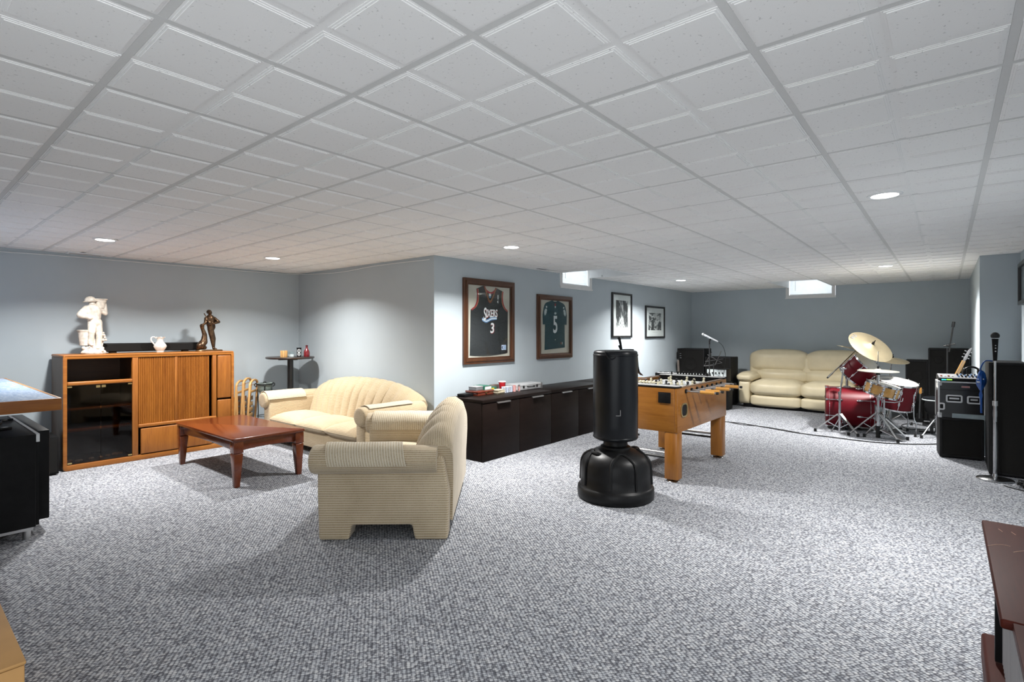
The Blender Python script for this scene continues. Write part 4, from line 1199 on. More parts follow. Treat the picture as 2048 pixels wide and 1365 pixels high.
t = thing('cup', 'red plastic cup with white rim standing behind the poker chips', 'cup', (4.93, 4.24, ct))
m = MB(); m.lathe([(0,.0),(.031,.0),(.033,.004),(.045,.116),(.043,.116),(.0305,.006),(0,.006)], n=32); build('body', m, M_cupred, t)
m = MB(); m.lathe([(.045,.112),(.048,.115),(.048,.121),(.045,.1225),(.043,.120)], n=32); build('rim', m, M_white, t)
t = thing('poker_case', 'long silver aluminium chip case with latches on the low cabinets', 'case', (5.30, 4.185, ct), -.05)
m = MB(); m.box(-.24, .24, -.105, .105, .004, .042); build('base', m, M_alu, t, bevel=.004)
m = MB(); m.box(-.24, .24, -.105, .105, .0435, .076); build('lid', m, M_alu, t, bevel=.004)
for x in (-.238, .205):
    m = MB(); m.box(x, x+.034, -.1085, -.104, .002, .078); build('corner_guard', m, M_steel, t)
for x in (-.13, .13):
    m = MB(); m.box(x-.016, x+.016, -.110, -.104, .026, .058); build('latch', m, M_blackm, t, bevel=.002)
m = MB(); m.tube(smooth_path([(-.06,-.106,.044),(-.055,-.135,.040),(.055,-.135,.040),(.06,-.106,.044)], 5), .006, 8); build('handle', m, M_black, t)
for x in (-.2, .2):
    m = MB(); m.box(x-.02, x+.02, -.1, .1, 0, .005); build('foot', m, M_rubber, t)

# ================================================================ free-standing punching bag
t = thing('punching_bag', 'black free standing punching bag on a round black base in front of the low cabinets', 'punching bag', (4.002, 2.171, 0))
rb = .318
prof = [(0,0),(rb-.012,0),(rb,.012),(rb+.004,.05),(rb,.092),(rb-.012,.104),(rb-.022,.112),(rb-.026,.20),(rb-.030,.285),(rb-.048,.330),(rb-.085,.368),(rb-.14,.396),(rb-.19,.412),(.115,.416),(0,.416)]
m = MB(); m.lathe(prof, n=64); build('base', m, M_bagbase, t, ang=50)
def bp(z):                                           # base radius at a height
    for (r0, z0), (r1, z1) in zip(prof[5:-1], prof[6:]):
        if z0 <= z <= z1: return r0 + (r1-r0)*(z-z0)/(z1-z0)
    return .2
for k in range(4):                                   # moulded arch ribs
    a0 = math.radians(222) + 2*PI*k/4
    w_ = .36; pts = []
    for (da, z) in [(-w_,.125),(-w_,.20),(-w_,.28),(-w_*.97,.325),(-w_*.8,.355),(-w_*.4,.385),(-w_*.18,.392),(w_*.18,.392),(w_*.4,.385),(w_*.8,.355),(w_*.97,.325),(w_,.28),(w_,.20),(w_,.125)]:
        r = bp(z) + .002; pts.append((r*math.cos(a0+da), r*math.sin(a0+da), z+.002))
    m = MB(); m.tube(smooth_path(pts, 4), .0125, 8); build('arch_rib', m, M_bagbase, t)
for k in (0, 1):
    a0 = math.radians(150 + 180*k); pts = [((rb-.105+o)*math.cos(a0+da), (rb-.12+o)*math.sin(a0+da), z) for da, o, z in ((-.34,-.02,.378),(-.25,.0,.388),(0,.005,.392),(.25,.0,.388),(.34,-.02,.378))]
    m = MB(); m.tube(smooth_path(pts, 4), .014, 8); build('grip', m, M_bagbase, t)
m = MB(); m.lathe([(.125,.412),(.125,.428),(.102,.440),(.100,.468),(.108,.472),(.108,.500),(.0,.502)], n=36); build('neck_collar', m, M_bagbase, t)
m = MB(); m.lathe([(0,.490),(.165,.490),(.181,.497),(.186,.508),(.187,.62),(.1885,.80),(.188,1.0),(.186,1.19),(.184,1.222),(.178,1.234),(.160,1.240),(0,1.236)], n=64)
for i, v in enumerate(m.v):
    if .52 < v.z < 1.2:
        a = math.atan2(v.y, v.x); k = 1 + .004*math.sin(23*v.z + 2*math.sin(3*a)) + .003*math.sin(5*a+9*v.z); v.x *= k; v.y *= k
build('bag', m, M_vinyl, t, ang=50)
m = MB(); m.lathe([(.186,1.195),(.190,1.198),(.190,1.205),(.186,1.208)], n=64); m.lathe([(.1868,.505),(.1895,.508),(.1895,.516),(.1868,.52)], n=64); build('seam_welt', m, M_vinyl, t)
m = MB(); m.M = TR(.155, -.115, 1.02, rz=math.radians(-42)); m.grid([[(.0,-.03,.16),(.0,.03,.16)],[(.006,-.03,.08),(.006,.03,.08)],[(.018,-.032,.03),(.018,.032,.03)],[(.05,-.034,.002),(.05,.034,.002)]]); m.grid([[(.004,-.03,.16),(.004,.03,.16)],[(.010,-.03,.082),(.010,.03,.082)],[(.021,-.032,.034),(.021,.032,.034)],[(.05,-.034,.006),(.05,.034,.006)]]); build('strap_end', m, M_vinyl, t)
m = MB(); m.M = TR(0, 0, 0, rz=math.radians(200)) 
m.tube(smooth_path([(.15,-.06,1.238),(.185,-.055,1.225),(.195,-.03,1.185),(.190,0,1.172),(.192,.03,1.19)], 5), .006, 6); build('cap_fold', m, M_vinyl, t)
m = MB()
fa = math.atan2(-2.171, -4.002) + .10
m.M = TR(.1895*math.cos(fa), .1895*math.sin(fa), .71, rz=fa+PI/2)
m.box(-.015, .022, -.0012, .0012, 0, .004); m.box(.019, .023, -.0012, .0012, 0, .048); build('corner_mark', m, M_greyink, t, label='thin pale corner mark')

# microphone behind the bag
def mic_stand(name, label, base, pole, clip, mic, boomend=None, matp=None, tripod=True, micmat=None, group=None, cable=None):
    t = thing(name, label, 'microphone stand', base, group=group)
    mp = matp or M_blackm
    B = Vector(base); L = lambda p: Vector(p) - B
    m = MB(); m.cyl((0,0,.02 if not tripod else .08), L(pole), .011, .009, 12); m.cyl(L(pole)*.55-Vector((0,0,.03)), L(pole)*.55+Vector((0,0,.03)), .017, n=12); build('pole', m, mp, t)
    if tripod:
        for k in range(3):
            a = .6 + 2*PI*k/3
            m = MB(); m.tube([(0,0,.13),(.25*math.cos(a), .25*math.sin(a), .018)], .008, 8); m.ball((.25*math.cos(a), .25*math.sin(a), .014), .014, 8, 6); build('leg', m, mp, t)
    else:
        m = MB(); m.lathe([(0,0),(.135,0),(.138,.006),(.13,.014),(.07,.026),(.02,.034),(.016,.06),(0,.06)], n=48); build('base', m, mp, t)
    if boomend is not None:
        m = MB(); m.tube([L(clip), L(boomend)], .008, 8); d = (L(boomend)-L(clip)).normalized(); m.cyl(L(clip)-d*.06, L(clip)+d*.05, .014, n=10); build('boom', m, mp, t)
        m = MB(); m.cyl(L(pole)+Vector((.04,-.03,-.01)), L(pole)+Vector((-.04,.03,-.01)), .010, n=8); m.ball(L(pole), .022, 10, 8); build('boom_clamp', m, mp, t)
    return t
def microphone(t, p0, p1, r, matb, matg, ring=None):
    """handheld microphone from tail p0 to the tip of the ball p1, in thing t's frame"""
    p0 = Vector(p0); p1 = Vector(p1); L = (p1-p0).length; F = align(p0, p1-p0)
    m = MB(); m.M = F; m.lathe([(0,0),(r*.42,0),(r*.45,.01),(r*.72,L-2.0*r),(r*.78,L-1.75*r),(0,L-1.7*r)], n=18); h = build('microphone', m, matb, t)
    m = MB(); m.M = F; m.ball((0,0,L-r), (r, r, r), 18, 12); build('grille', m, matg, h)
    if ring: m = MB(); m.M = F; m.cyl((0,0,L-1.80*r), (0,0,L-1.62*r), r*.92, n=20); build('ring', m, ring, h)
    return h
t = mic_stand('microphone_stand', 'black microphone stand rising behind the punching bag', (6.55, 3.46, 0), (6.55, 3.46, 1.14), None, None)
microphone(t, (-.005, -.012, 1.135), (-.02, .03, 1.335), .024, M_black, M_blackm)
m = MB(); m.tube([(0,0,1.13),(.0,.02,1.17),(-.01,.035,1.215)], .012, 8); build('microphone_clip', m, M_black, t)
m = MB(); m.box(-.08, .10, -.14, -.02, 1.125, 1.165); build('stand_tray', m, M_black, t, bevel=.004)

# ================================================================ foosball table
FX0, FX1, FY0, FY1, FZ0, FZ1 = 4.675, 6.055, 1.90, 2.655, .465, .875
t = thing('foosball_table', 'honey coloured wooden foosball table with black and white players', 'foosball table', (0, 0, 0))
FT = t
th = .030
for nm, a in (('side_panel', (FX0, FX1, FY0, FY0+th)), ('side_panel', (FX0, FX1, FY1-th, FY1)), ('end_panel', (FX0, FX0+th, FY0+th, FY1-th)), ('end_panel', (FX1-th, FX1, FY0+th, FY1-th))):
    m = MB(); m.box(*a, FZ0, FZ1); build(nm, m, M_foos if nm == 'side_panel' else M_foosy, t, bevel=.006)
m = MB(); m.box(FX0+th, FX1-th, FY0+th, FY1-th, FZ0+.01, FZ0+.03); build('bottom_panel', m, M_foosy, t)
m = MB(); m.box(FX0+.10, FX1-.10, FY0+th, FY1-th, .748, .757); field = build('playing_field', m, M_field, t, label='pale blue green playing field')
m = MB(); m.tube([((FX0+FX1)/2+.10*math.cos(2*PI*k/36), (FY0+FY1)/2+.10*math.sin(2*PI*k/36), .7575) for k in range(36)], .004, 5, closed=True); m.box((FX0+FX1)/2-.004, (FX0+FX1)/2+.004, FY0+th, FY1-th, .7571, .7578); build('field_lines', m, M_white, field)
for x0, x1 in ((FX0-.004, FX0+.115), (FX1-.115, FX1+.002)):
    m = MB(); m.M = TR(0,0,0); m.prism(rrect(x0, x1, FY0-.003, FY1+.003, .035, 5), FZ1+.001, FZ1+.016); e = build('end_top', m, M_black, t, bevel=.004)
    m = MB(); m.prism(rrect(x0+.006, x1-.004, FY0+.004, FY1-.004, .03, 5), FZ1+.0165, FZ1+.020); build('top_sheet', m, M_palegrey, e, label='pale top sheet')
    m = MB(); xx = FX0+.10 if x0 < 5 else FX1-.112
    m.box(xx, xx+.012, FY0+th, FY1-th, .757, FZ1); build('goal_wall', m, M_black, t)
for y in (FY0+.006, FY1-.012):
    m = MB(); m.box(FX0+.115, FX1-.115, y-.006, y+.024, FZ1+.0006, FZ1+.006); build('side_rail_top', m, M_railtop, t)
# legs with chrome levellers
for x in (FX0+.004, FX1-.134):
    for y in (FY0+.004, FY1-.136):
        m = MB(); m.prism(rrect(x, x+.13, y, y+.132, .022, 2), .03, FZ0+.0); g = build('leg', m, M_foosz, t, bevel=.002)
        m = MB(); m.lathe([(0,0),(.062,0),(.064,.006),(.056,.014),(.02,.018),(.014,.032),(0,.032)], (x+.065, y+.066, 0), 30); build('foot_leveller', m, M_chrome, g)
for x in (FX0+.065, FX1-.065):
    for z in (.215, .255):
        m = MB(); m.cyl((x, FY0+.13, z), (x, FY1-.13, z), .013, n=12); build('stretcher', m, M_blackm if z < .23 else M_steel, t)
# rods with players
nrod = 8; men = [1+2, 2, 3, 5, 5, 3, 2, 3]; team = [0, 0, 1, 0, 1, 0, 1, 1]
ext = [.235, .03, .245, .235, .06, .255, .03, .045]
for k in range(nrod):
    x = FX0 + .19 + (FX1-FX0-.38)*k/7; z = .838
    right = team[k] == 0
    m = MB()
    ro, lo = (.27, .20) if right else (.13, .29)
    m.cyl((x, FY0-ro-.03, z), (x, FY1+lo, z), .0078, n=12); rod = build('rod', m, M_steel, t)
    m = MB()
    ys = FY0-ro if right else FY1+lo-.135
    m.lathe([(0,0),(.0165,0),(.0175,.01),(.0165,.06),(.0175,.115),(.0155,.13),(0,.13)], n=8); m.v = [Matrix.Translation((x, ys, z)) @ Matrix.Rotation(-PI/2, 4, 'X') @ v for v in m.v]
    build('handle', m, M_handle, rod)
    m = MB(); ye = FY0-ro-.034 if right else FY0-ro-.032
    m.cyl((x, ye, z), (x, ye+.02, z), .0125, n=12); m.cyl((x, FY1+lo-.012, z), (x, FY1+lo+.004, z), .0125, n=12); build('end_cap', m, M_rubber, rod)
    for y in (FY0-.010, FY1+.010):
        m = MB(); s_ = 1 if y > 2.2 else -1
        m.cyl((x, y-s_*.014, z), (x, y+s_*.003, z), .021, .019, 16); build('bearing', m, M_black, t)
    n = men[k]; mt = M_manw if team[k] else M_manb; tilt = rnd.uniform(-.35, .35)
    for q in range(n):
        y = FY0 + .09 + (FY1-FY0-.18)*(q+.5)/n
        m = MB(); m.M = TR(x, y, z, ry=tilt)
        m.lathe([(0,-.075),(.012,-.075),(.013,-.062),(.010,-.05),(.012,-.03),(.017,-.012),(.019,.006),(.015,.018),(.007,.022),(.007,.026),(.013,.032),(.0145,.042),(.010,.052),(0,.055)], n=12, sx=.75)
        build('player', m, [mt], rod)
# vent squares, ball return, serving hole, scoring beads
m = MB(); m.box(FX0-.009, FX0-.001, FY0+.065, FY0+.185, .735, .835); m.box(FX0-.012, FX0-.008, FY0+.075, FY0+.175, .745, .825); build('ash_tray', m, M_black, t, bevel=.003, label='black square recess on the near end')
m = MB(); m.M = TR(FX0-.001, FY0+.50, .815, rz=-PI/2) @ RX; m.ring(rrect(-.075,.075,-.022,.022,.02), rrect(-.058,.058,-.011,.011,.009), 0, .009); build('ball_return', m, M_black, t)
m = MB(); m.M = TR(FX0+.145, FY0-.001, .665) @ RX; m.ring(rrect(-.078,.078,-.065,.065,.05,6), rrect(-.062,.062,-.052,.052,.04,6), 0, .009); cup = build('serving_cup', m, M_brass, t, label='oval ball cup with gold trim')
m = MB(); m.M = TR(FX0+.145, FY0-.0012, .665) @ RX; m.prism(rrect(-.063,.063,-.053,.053,.041,6), 0, .004); build('cup_opening', m, M_black, cup)
for x in (FX0-.01, FX1-.0):
    m = MB(); mt = M_manw if x < 5 else M_black
    for q in range(10): m.ball((x+(.03 if x < 5 else -.03), FY0+.24+.034*q, FZ1+.045), (.014,.015,.015), 10, 7)
    m.cyl((x+(.03 if x < 5 else -.03), FY0+.20, FZ1+.045), (x+(.03 if x < 5 else -.03), FY0+.62, FZ1+.045), .004, n=6)
    for y in (FY0+.20, FY0+.62): m.box(x+(.022 if x < 5 else -.038), x+(.038 if x < 5 else -.022), y-.006, y+.006, FZ1+.016, FZ1+.055)
    build('score_beads', m, mt, t)
# ================================================================ cream leather sofa at the far wall
SL = 2.18
t = thing('recliner_sofa', 'cream leather reclining sofa along the far grey wall', 'sofa', (10.36, 1.98, 0), -PI/2)
def pillow_box(name, x0, x1, y0, y1, z0, z1, e=.32, mat=M_leather, parent=t, puff=(0,0,0), n=26, mm=18):
    """rounded, slightly puffed cushion"""
    m = MB(); c = ((x0+x1)/2, (y0+y1)/2, (z0+z1)/2); r = ((x1-x0)/2, (y1-y0)/2, (z1-z0)/2)
    m.ball(c, r, n, mm, e)
    return build(name, m, mat, parent, ang=180)
def soft_box(name, x0, x1, y0, y1, z0, z1, bev, mat, parent, bulge=.02, cut=6):
    """subdivided box with rounded edges and a gentle outward bulge"""
    m = MB(); vs = []; 
    me_b = bmesh.new(); bmesh.ops.create_cube(me_b, size=1)
    bmesh.ops.subdivide_edges(me_b, edges=me_b.edges[:], cuts=cut, use_grid_fill=True)
    sx, sy, sz = x1-x0, y1-y0, z1-z0; c = Vector(((x0+x1)/2, (y0+y1)/2, (z0+z1)/2))
    out = []
    for v in me_b.verts:
        p = Vector((v.co.x*sx, v.co.y*sy, v.co.z*sz)); h = (sx/2, sy/2, sz/2)
        q = Vector([max(-h[i]+bev, min(h[i]-bev, p[i])) for i in range(3)])
        d = p - q
        if d.length > 1e-6: p = q + d.normalized()*bev*min(1, d.length/bev*1.0 if d.length < bev else 1)
        k = [1-(2*abs(v.co[i]))**2 for i in range(3)]
        for i in range(3):
            if abs(v.co[i]) > .49: p[i] += math.copysign(bulge*max(0, k[(i+1)%3])**.5*max(0, k[(i+2)%3])**.5, v.co[i])
        out.append(tuple(p + c))
    me_b.verts.index_update()
    m.add(out, [tuple(v.index for v in f.verts) for f in me_b.faces]); me_b.free()
    return build(name, m, mat, parent, ang=180, sub=1)
aw = .30; half = SL/2
for s_ in (-1, 1):
    m = MB(); x0, x1 = sorted((s_*(half-.02), s_*(half-aw+.05)))
    soft_box('arm', x0, x1, .02, .80, .05, .50, .05, M_leather, t, .012)
    soft_box('arm_pad', x0-.03, x1+.045, .00, .70, .475, .625, .07, M_leather, t, .03)
ws = (SL - 2*aw)/2 + .02
for k in (-1, 1):
    x0, x1 = sorted((0.004*k, k*(ws+.02)))
    soft_box('seat_cushion', x0, x1, -.06, .62, .235, .50, .09, M_leather, t, .045)
    soft_box('footrest', x0, x1, -.045, .30, .045, .245, .05, M_leather, t, .012)
    soft_box('lumbar_cushion', x0, x1, .42, .72, .45, .70, .09, M_leather, t, .04)
    h = soft_box('headrest', min(k*.004, k*(ws+.16)), max(k*.004, k*(ws+.16)), .46, .80, .655, 1.045, .10, M_leather, t, .035)
m = MB(); m.box(-half+.10, half-.10, .5, .81, .10, .95); build('back_shell', m, M_leather, t, bevel=.05, seg=3)
m = MB(); m.box(-half+.12, half-.12, .05, .80, .0, .07); build('plinth', m, M_black, t)

# ================================================================ loudspeakers
def loudspeaker(label, loc, rz, w, d, h, drivers, group=None, handle=True, cat='speaker'):
    """front looks to local -y, base centre of the front at loc"""
    t = thing('loudspeaker', label, cat, loc, rz, group)
    m = MB(); m.box(-w/2, w/2, 0, d, .012, h); build('cabinet', m, M_tolex, t, bevel=.006)
    m = MB(); m.M = RX; m.ring(sq(-w/2, w/2, .012, h), sq(-w/2+.025, w/2-.025, .037, h-.025), -.002, .012); build('front_rim', m, M_tolex, t, bevel=.003)
    m = MB(); m.box(-w/2+.026, w/2-.026, -.004, .001, .038, h-.026); build('grille', m, M_grille, t)
    for (x, z, r) in drivers:
        m = MB(); m.M = TR(x, -.0045, z, rx=PI/2)
        m.lathe([(r*.98,0),(r,.004),(r*.93,.006),(r*.88,.002),(r*.3,.0012),(r*.28,.004),(0,.005)], n=36); build('driver', m, M_grille, t)
    for x in (-w/2+.03, w/2-.03):
        for y in (.03, d-.03):
            m = MB(); m.cyl((x,y,0), (x,y,.013), .016, n=10); build('foot', m, M_rubber, t)
    return t
R_ = -PI/2
loudspeaker('tall black loudspeaker against the far wall at right, behind the guitar neck', (10.55, -.02, 0), R_, .49, .42, 1.145, [(0,.36,.19),(0,.74,.13),(.12,.97,.06),(-.12,.97,.06)])
loudspeaker('lower black loudspeaker left of the tall one, behind the floor tom', (10.58, .37, 0), R_, .285, .40, .95, [(0,.40,.11),(0,.70,.08)])
loudspeaker('black loudspeaker in the far corner behind the silver microphone', (10.33, 3.93, 0), R_, .54, .40, 1.075, [(0,.40,.20),(0,.78,.13)])
loudspeaker('lower black loudspeaker in the far corner, touching the cream sofa', (10.30, 3.39, 0), R_, .48, .45, .92, [(0,.35,.19),(0,.70,.11)])
big = loudspeaker('very large black loudspeaker at the right edge behind the chrome microphone stand', (6.935, -.454, 0), R_, .275, .60, 1.10, [])
amp = loudspeaker('black bass amplifier on the carpet under the flight case', (7.60, -.125, 0), R_ + .10, .375, .30, .445, [], cat='amplifier')
# ================================================================ flight case with latches
t = thing('flight_case', 'black road case with silver recessed latches on top of the amplifier', 'road case', (7.59, -.125, .4455), R_ + .10)
w, d, h = .40, .30, .405
m = MB(); m.box(-w/2+.004, w/2-.004, .004, d-.004, .004, h-.095); build('body', m, M_casefilm, t)
m = MB(); m.box(-w/2+.004, w/2-.004, .004, d-.004, h-.092, h-.004); build('lid', m, M_casefilm, t)
m = MB()
for x in (-w/2, w/2-.014):
    for y in (0, d-.014): m.box(x, x+.014, y, y+.014, .0, h)
for z in (h-.014,):
    m.box(-w/2, w/2, 0, .014, z, h); m.box(-w/2, w/2, d-.014, d, z, h); m.box(-w/2, -w/2+.014, 0, d, z, h); m.box(w/2-.014, w/2, 0, d, z, h)
m.box(-w/2+.01, w/2-.01, .012, d-.012, h-.004, h-.001); build('edge_trim', m, M_alu, t)
m = MB(); m.box(-w/2+.12, w/2-.004, -.002, .003, .004, .052); build('lower_strip', m, M_greyblue, t, label='grey blue strip along the lower edge')
for x, z in ((-w/2, h-.05), (w/2-.03, h-.05), (-w/2, .0)):
    m = MB(); m.box(x-.003, x+.033, -.004, .03, z, z+.053); m.ball((x+.015, .0, z+.04), .014, 8, 6); build('corner', m, M_alu, t, bevel=.004)
def latch(cx, cz, a, b):
    m = MB(); m.M = TR(cx, -.001, cz) @ RX
    m.ring(rrect(-a,a,-b,b,.018), rrect(-a+.016,a-.016,-b+.016,b-.016,.006), 0, .005); g = build('recessed_dish', m, M_alu, t, bevel=.001)
    m = MB(); m.M = TR(cx, -.001, cz) @ RX; m.prism(rrect(-a+.015,a-.015,-b+.015,b-.015,.006), 0, .002); m.m = 1; m.box(-a+.03, a-.03, -.006, .012, .002, .006); build('latch', m, [M_black, M_steel], g)
latch(-.062, .215, .072, .043); latch(.105, .210, .060, .043); latch(-.17, .125, .030, .040)
m = MB(); m.box(.0, .07, -.003, .003, h-.065, h-.045); build('badge', m, M_badge, t)
m = MB()
for k in range(8): m.box(.006+.0075*k, .0105+.0075*k, -.0036, -.003, h-.059, h-.051)
build('badge_lettering', m, M_jred, t)
# mixing desk lying on the case
t = thing('audio_mixer', 'small grey audio mixer with knobs and lit meters on top of the road case', 'mixer', (7.60, -.13, .8542), R_ + .10)
m = MB(); m.M = Matrix(((0,0,1,-.20),(1,0,0,0),(0,1,0,0),(0,0,0,1))); m.prism([(-.0,.0),(.26,.012),(.26,.060),(.0,.028)], .0, .40); build('chassis', m, M_black, t, bevel=.004)
m = MB(); m.M = TR(0, .13, .0445, rx=.124); m.box(-.192, .192, -.122, .122, 0, .005); build('face_plate', m, M_midgrey, t)
for i in range(7):
    for j in range(3):
        m = MB(); m.M = TR(-.02+.03*i, .07+.06*j, .0405+.0075*j, rx=.124); m.cyl((0,0,0), (0,0,.018), .0085, .007, 10); build('knob', m, M_black if (i+j) % 3 else M_jblue, t)
for i in range(4):
    m = MB(); m.M = TR(-.17+.032*i, .09, .0425, rx=.124); m.box(-.008, .008, -.012, .012, 0, .014); build('fader', m, M_white if i % 2 else M_jrust, t)
m = MB(); m.box(-.175, -.135, -.003, .0, .008, .018); build('meter_light', m, M_ledc, t, label='lit cyan meter')
m = MB(); m.box(-.130, -.085, -.003, .0, .010, .020); build('meter_light', m, M_ledg, t, label='lit green meter')
t = thing('headphones', 'black headphones lying on the back of the mixer', 'headphones', (7.80, -.215, .937), .3)
m = MB(); m.tube([(.0,.075*math.cos(a),.07*math.sin(a)) for a in [PI*k/14 for k in range(15)]], .011, 8); build('headband', m, M_black, t)
for s_ in (-1, 1):
    m = MB(); m.ball((0, s_*.068, .018), (.040,.020,.042), 14, 10); build('ear_cup', m, M_black, t)
t = thing('bag', 'crumpled blue bag hanging between the road case and the big loudspeaker', 'bag', (7.10, -.268, .58))
P = []
for i in range(22):
    q = i/21; row = []
    z = .43*q
    for k in range(24):
        a = 2*PI*k/24
        r = (.016 + (.055*math.sin(PI*min(1, max(0, q-.55)/.45))**.6) + .012*math.exp(-((q-.42)/.06)**2))*(1+.22*math.sin(3*a+7*q)+.12*math.sin(7*a-11*q))
        r *= .62; row.append((r*1.0*math.cos(a)+.010*math.sin(5*q), .8*r*math.sin(a), z))
    P.append(row)
m = MB(); m.grid(P, cv=True); m.add(P[0], [tuple(range(24))]); m.add(P[-1], [tuple(range(24))[::-1]]); build('body', m, M_bluebag, t, ang=70)
m = MB(); m.tube(smooth_path([(-.02,.01,.41),(-.015,.0,.47),(0,-.03,.526),(.0,-.085,.527)]), .006, 8); build('strap', m, M_bluebag, t)
m = MB(); m.M = TR(-.046, .01, .34, rz=.2); m.box(-.002, .002, -.03, .02, 0, .01); m.box(-.002, .002, -.02, .025, -.03, -.02); build('print', m, M_white, t)

# ================================================================ chrome microphone stand at right
t = mic_stand('microphone_stand', 'chrome microphone stand with round base before the big loudspeaker', (6.73, -.352, 0), (6.73, -.352, 1.14), None, None, matp=M_chrome, tripod=False)
m = MB(); m.cyl((0,0,.70), (0,0,.745), .020, n=16); build('clutch', m, M_steel, t)
m = MB(); m.cyl((0,0,.05), (0,0,.70), .0145, n=16); build('lower_tube', m, M_chrome, t)
h_ = microphone(t, (0,0,1.125), (0,0,1.395), .034, M_black, M_meshblack, M_silver)
for z in (1.215, 1.245, 1.27):
    m = MB(); m.ball((-.019, -.002, z), (.004,.006,.006), 8, 6); build('switch', m, M_steel, h_)
m = MB(); m.tube(smooth_path([(-.018,-.012,.55),(-.022,-.018,.40),(-.03,-.02,.2),(-.01,-.03,.07)]), .004, 6); build('cable', m, M_black, t)
m = MB(); pts = []
for k in range(120):
    a = k*.42; r1, r2 = .16+.05*math.sin(k*.71), .075+.03*math.sin(k*1.13)
    pts.append((6.55+r2*math.cos(a)*.9 + .02*math.sin(k*.3), -.575+r1*math.sin(a)*.42, .012+.05*abs(math.sin(k*.37))*(k % 7)/7))
m.tube(pts, .0045, 6)
m.tube(smooth_path([(6.50,-.40,.006),(6.43,-.47,.006),(6.38,-.55,.006),(6.45,-.60,.006)]), .0045, 6)
tag(build('cable_coil', m, M_rubber), 'tangled black cable heap at the foot of the chrome microphone stand', 'cable')
# long floor cables
m = MB(); m.tube(smooth_path([(8.35,2.95,.007),(8.40,2.64,.007),(8.40,2.43,.007),(8.277,2.05,.007),(8.09,1.555,.007),(8.05,1.15,.007),(8.02,.72,.007),(8.17,.35,.007),(8.45,.05,.007),(8.7,-.02,.007)]), .0065, 6)
m.tube(smooth_path([(8.4,2.60,.007),(8.28,2.36,.007),(8.31,2.07,.007),(8.12,1.57,.007)]), .005, 6)
tag(build('floor_cable', m, M_rubber), 'long black cable running over the carpet in front of the drums', 'cable')
m = MB(); m.tube([(9.75+.28*math.cos(a)*(1+.15*math.sin(3*a)), .36+.16*math.sin(a), .006) for a in [k*.3 for k in range(42)]], .005, 6)
tag(build('floor_cable', m, M_rubber), 'loose black cable loops on the carpet behind the floor tom', 'cable')

# ================================================================ guitars
def guitar(label, loc, rz, lean, bodymat, neckmat, headmat, s=1.0, roll=0, hw=1.0, guard=True):
    t = thing('guitar', label, 'guitar', loc, rot=(lean, roll, rz))
    body = bez([(0,.0),(.11,.02),(.165,.10),(.15,.19),(.105,.255),(.125,.33),(.115,.40),(.06,.415),(.03,.36)], 4) 
    left = [(-x, y) for x, y in body[::-1]]
    m = MB(); m.M = RX; m.prism([(x*s, y*s) for x, y in body + [(0,.355)] + left[:-1]], -.022, .022); build('body', m, bodymat, t, bevel=.006)
    m = MB(); m.M = RX; gm_ = M_white if guard else M_black; m.prism([(.045,.06),(.07,.16),(.05,.30),(-.03,.31),(-.035,.12)], .0225, .025); build('pickguard', m, gm_, t)
    m = MB(); m.M = RX; m.prism([(-.024,.31),(.024,.31),(.020,.84),(-.020,.84)], .015, .034); build('neck', m, neckmat, t, bevel=.004)
    m = MB(); m.M = RX; m.prism([(hw*x, y) for x, y in [(-.020,.835),(.020,.835),(.034,.87),(.030,1.02),(.010,1.035),(-.022,.99),(-.030,.89)]], .012, .028); hd = build('headstock', m, headmat, t, bevel=.003)
    for k in range(3):
        for s_ in (-1, 1):
            m = MB(); m.cyl((s_*.026*hw, -.02, .885+.042*k), (s_*.056*hw, -.02, .885+.042*k), .004, n=8); m.ball((s_*.060*hw, -.02, .885+.042*k), (.009,.006,.008), 8, 6); build('tuning_peg', m, M_chrome, hd)
    m = MB()
    for k in range(6): m.cyl(((-.014+.0056*k), -.036, .12), ((-.012+.0048*k), -.036, .86), .0009, n=4)
    build('string', m, M_steel, t)
    for z in (.17, .25):
        m = MB(); m.box(-.035, .035, -.029, -.022, z, z+.025); build('pickup', m, M_black, t)
    return t
guitar('electric guitar with a light maple neck leaning behind the road case', (9.30, .13, .232), R_, -.03, M_black, M_maple, M_midgrey, roll=.375, hw=.55, guard=False)
t = thing('guitar_stand', 'low black guitar stand behind the drum stool', 'stand', (9.32, .16, 0))
m = MB(); m.box(-.10, .10, -.10, .10, .11, .135); m.box(-.02, .02, -.02, .02, .0, .20); m.box(-.12, .12, -.015, .015, 0, .015); m.box(-.015, .015, -.14, .14, 0, .015); build('frame', m, M_blackm, t)
guitar('dark guitar with white tuning pegs leaning in the far left corner', (10.10, 4.05, .008), R_, -.04, M_black, M_wallet, M_black, roll=-.06, guard=False)
guitar('dark guitar with an amber headstock standing behind the floor tom', (10.30, .33, -.005), R_, -.10, M_black, M_blackm, M_amber, s=.62, roll=.03, guard=False).scale = (.53, .53, .53)

